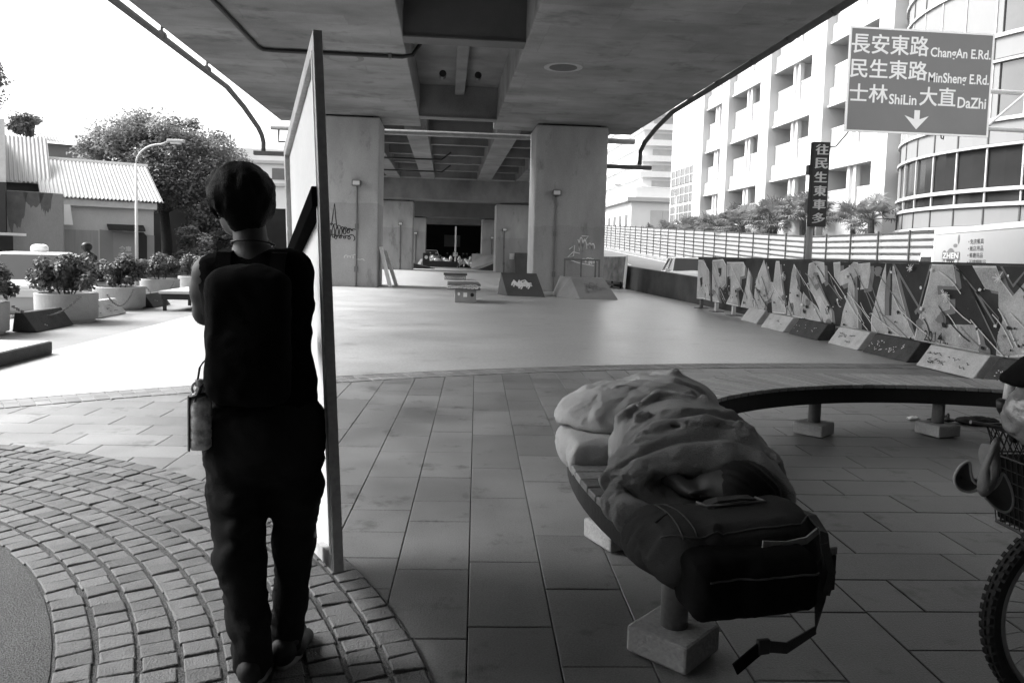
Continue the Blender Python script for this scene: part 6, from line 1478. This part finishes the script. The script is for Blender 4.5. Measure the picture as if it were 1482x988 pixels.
# sun visor hung over the basket rim
def visor(label, outer, inner, brims, y0):
    t = thing('sun_visor', label, 'sun visor', (1.60,y0,.905))
    k_ = .00192; q = lambda a, d: (1.60+a[0]*k_, y0+d, .905-a[1]*k_)
    m_v = mat('visor_cloth', .10, .7, .15, 8, .1, .15, 200); m_b = mat('visor_band', .17, .8, .12, 8, .1, .2, 200); m_e = mat('visor_edge', .34, .7, .1, 8)
    def smooth(P, closed):
        for _ in range(3):
            n = len(P); Q = []
            for i in range(n if closed else n-1):
                a, b = P[i], P[(i+1)%n]; Q += [(.75*a[0]+.25*b[0], .75*a[1]+.25*b[1]), (.25*a[0]+.75*b[0], .25*a[1]+.75*b[1])]
            P = Q
        return P
    ou, inn = smooth(outer, True), smooth(inner, True); N = 48
    def resample(P):
        Q = P+P[:1]; L = [0]
        for a, b in zip(Q[:-1], Q[1:]): L.append(L[-1]+math.hypot(b[0]-a[0], b[1]-a[1]))
        out = []
        for k in range(N):
            d = L[-1]*k/N; i = max(x for x in range(len(L)-1) if L[x] <= d); u = (d-L[i])/max(L[i+1]-L[i],1e-9); out.append((Q[i][0]+(Q[i+1][0]-Q[i][0])*u, Q[i][1]+(Q[i+1][1]-Q[i][1])*u))
        return out
    A, B = resample(ou), resample(inn); g = MB()
    vs = [q(a, -.03+.02*math.sin(2*PI*k/N)) for k, a in enumerate(A)]+[q(((a[0]+b[0])/2,(a[1]+b[1])/2), -.045+.02*math.sin(2*PI*k/N)) for k, (a, b) in enumerate(zip(A,B))]+[q(a, -.02+.05*math.sin(2*PI*k/N+1)) for k, a in enumerate(B)]
    g.add(vs, [(r*N+i, r*N+(i+1)%N, (r+1)*N+(i+1)%N, (r+1)*N+i) for r in range(2) for i in range(N)]); b_ = g.build('band', m_b, t, smooth=True)
    so_ = b_.modifiers.new('thickness','SOLIDIFY'); so_.thickness = .003
    for qi, brim in enumerate(brims):
        br = smooth(brim, True); c0 = (sum(a[0] for a in br)/len(br), sum(a[1] for a in br)/len(br)); g = MB(); m = len(br); vs = []; d0 = -.008-.012*qi
        for s_ in (1,.66,.33,0):
            for a in br: vs.append(q((c0[0]+(a[0]-c0[0])*s_, c0[1]+(a[1]-c0[1])*s_), d0+.03*(1-s_*s_)))
        g.add(vs, [(r*m+i, r*m+(i+1)%m, (r+1)*m+(i+1)%m, (r+1)*m+i) for r in range(3) for i in range(m)]); bm_ = g.build('brim', m_v, t, smooth=True)
        so_ = bm_.modifiers.new('thickness','SOLIDIFY'); so_.thickness = .003
        MB().tube([q(a, d0) for a in br+br[:1]], .0042, 6, cap=False).build('edging', m_e, bm_, smooth=True)
visor('grey cloth sun visor with pale edging hung on the basket rim', [(-2,-3),(8,3),(16,38),(18,58),(10,82),(-8,92),(-22,88),(-31,70),(-29,48),(-16,20)], [(-3,12),(0,30),(-1,50),(-2,62),(-12,76),(-17,80),(-19,72),(-19,56),(-16,38),(-9,22)],
    [[(-29,38),(-45,47),(-54,64),(-50,79),(-38,87),(-22,89),(-8,80),(-2,70),(-18,78),(-27,60)], [(20,54),(32,72),(41,95),(40,112),(30,119),(14,113),(0,101),(-10,90),(10,80),(18,66)]], 2.08)
# rider on a scooter behind the shrub tubs
s1 = scooter('dark scooter with its rider between two shrub tubs on the left', (-8.75,19.0,-.34), R(150), None, name='ridden_scooter')
t = thing('person', 'person in dark clothes and helmet sitting on the scooter behind the shrub tubs', 'person', (-8.75,19.0,-.34), local=True, rz=R(150))
s = Sdf((-.5,-.8,.1),(.5,.8,1.75),.022)
s.path([(0,-.42,.92),(0,-.36,1.12),(0,-.28,1.32)],[.15,.14,.15],k=.05); s.cap((-.17,-.27,1.36),(.17,-.27,1.36),.06,.06,k=.05); s.cap((0,-.26,1.4),(0,-.22,1.5),.05,.05,k=.03); s.ell((0,-.2,1.58),(.08,.1,.11),k=.02)
for x in (-1,1):
    s.path([(x*.2,-.27,1.34),(x*.28,-.05,1.12),(x*.28,.32,1.06)],[.055,.045,.035],k=.03); s.path([(x*.28,.32,1.06),(x*.27,.42,1.03)],[.035,.03],k=.02)
    s.path([(x*.1,-.4,.88),(x*.17,.02,.84),(x*.15,.12,.42),(x*.15,.22,.38)],[.1,.08,.055,.045],k=.04)
s.mesh('body', m_cloth, t, relax=1)
s = Sdf((-.2,-.4,1.4),(.2,.05,1.85),.02); s.ell((0,-.2,1.60),(.108,.13,.115),k=0); s.cut(s.ell((0,-.02,1.57),(.09,.1,.07),only=True),.02); s.mesh('helmet', m_black, t, relax=1)
# things lying under the far part of the bench
t = thing('sandal', 'dark flat sandal lying by the far bench leg', 'sandal', (4.45,6.3,0))
s = Sdf((4.1,6.1,-.01),(4.8,6.6,.09),.012); s.ell((4.42,6.33,.025),(.14,.055,.02),k=0); s.path([(4.46,6.29,.03),(4.48,6.33,.075),(4.46,6.38,.03)],[.012,.012,.012],k=.01); s.mesh('sandal', m_black, t, relax=1)
for lb, c, r_, m, nme in (('crumpled dark cloth on the paving behind the far bench leg',(4.72,6.28,.03),(.20,.10,.035),m_bag,'cloth'),('white paper scrap on the paving left of the sandal',(4.22,6.42,.02),(.07,.04,.012),m_white,'paper_scrap'),('small grey wrapper on the paving near the bicycle side of the bench',(4.86,6.05,.02),(.08,.05,.02),m_pale,'wrapper')):
    s = Sdf((c[0]-.3,c[1]-.2,-.01),(c[0]+.3,c[1]+.2,.12),.012); s.ell(c,r_,k=0); s.cut(s.rbox((c[0],c[1],-.05),(.5,.5,.052),.001,only=True),0); tag(s.mesh(nme, m, None, relax=1, fn=lambda V: wrinkle(V,.012,14,c[0])), lb, nme.replace('_',' '))
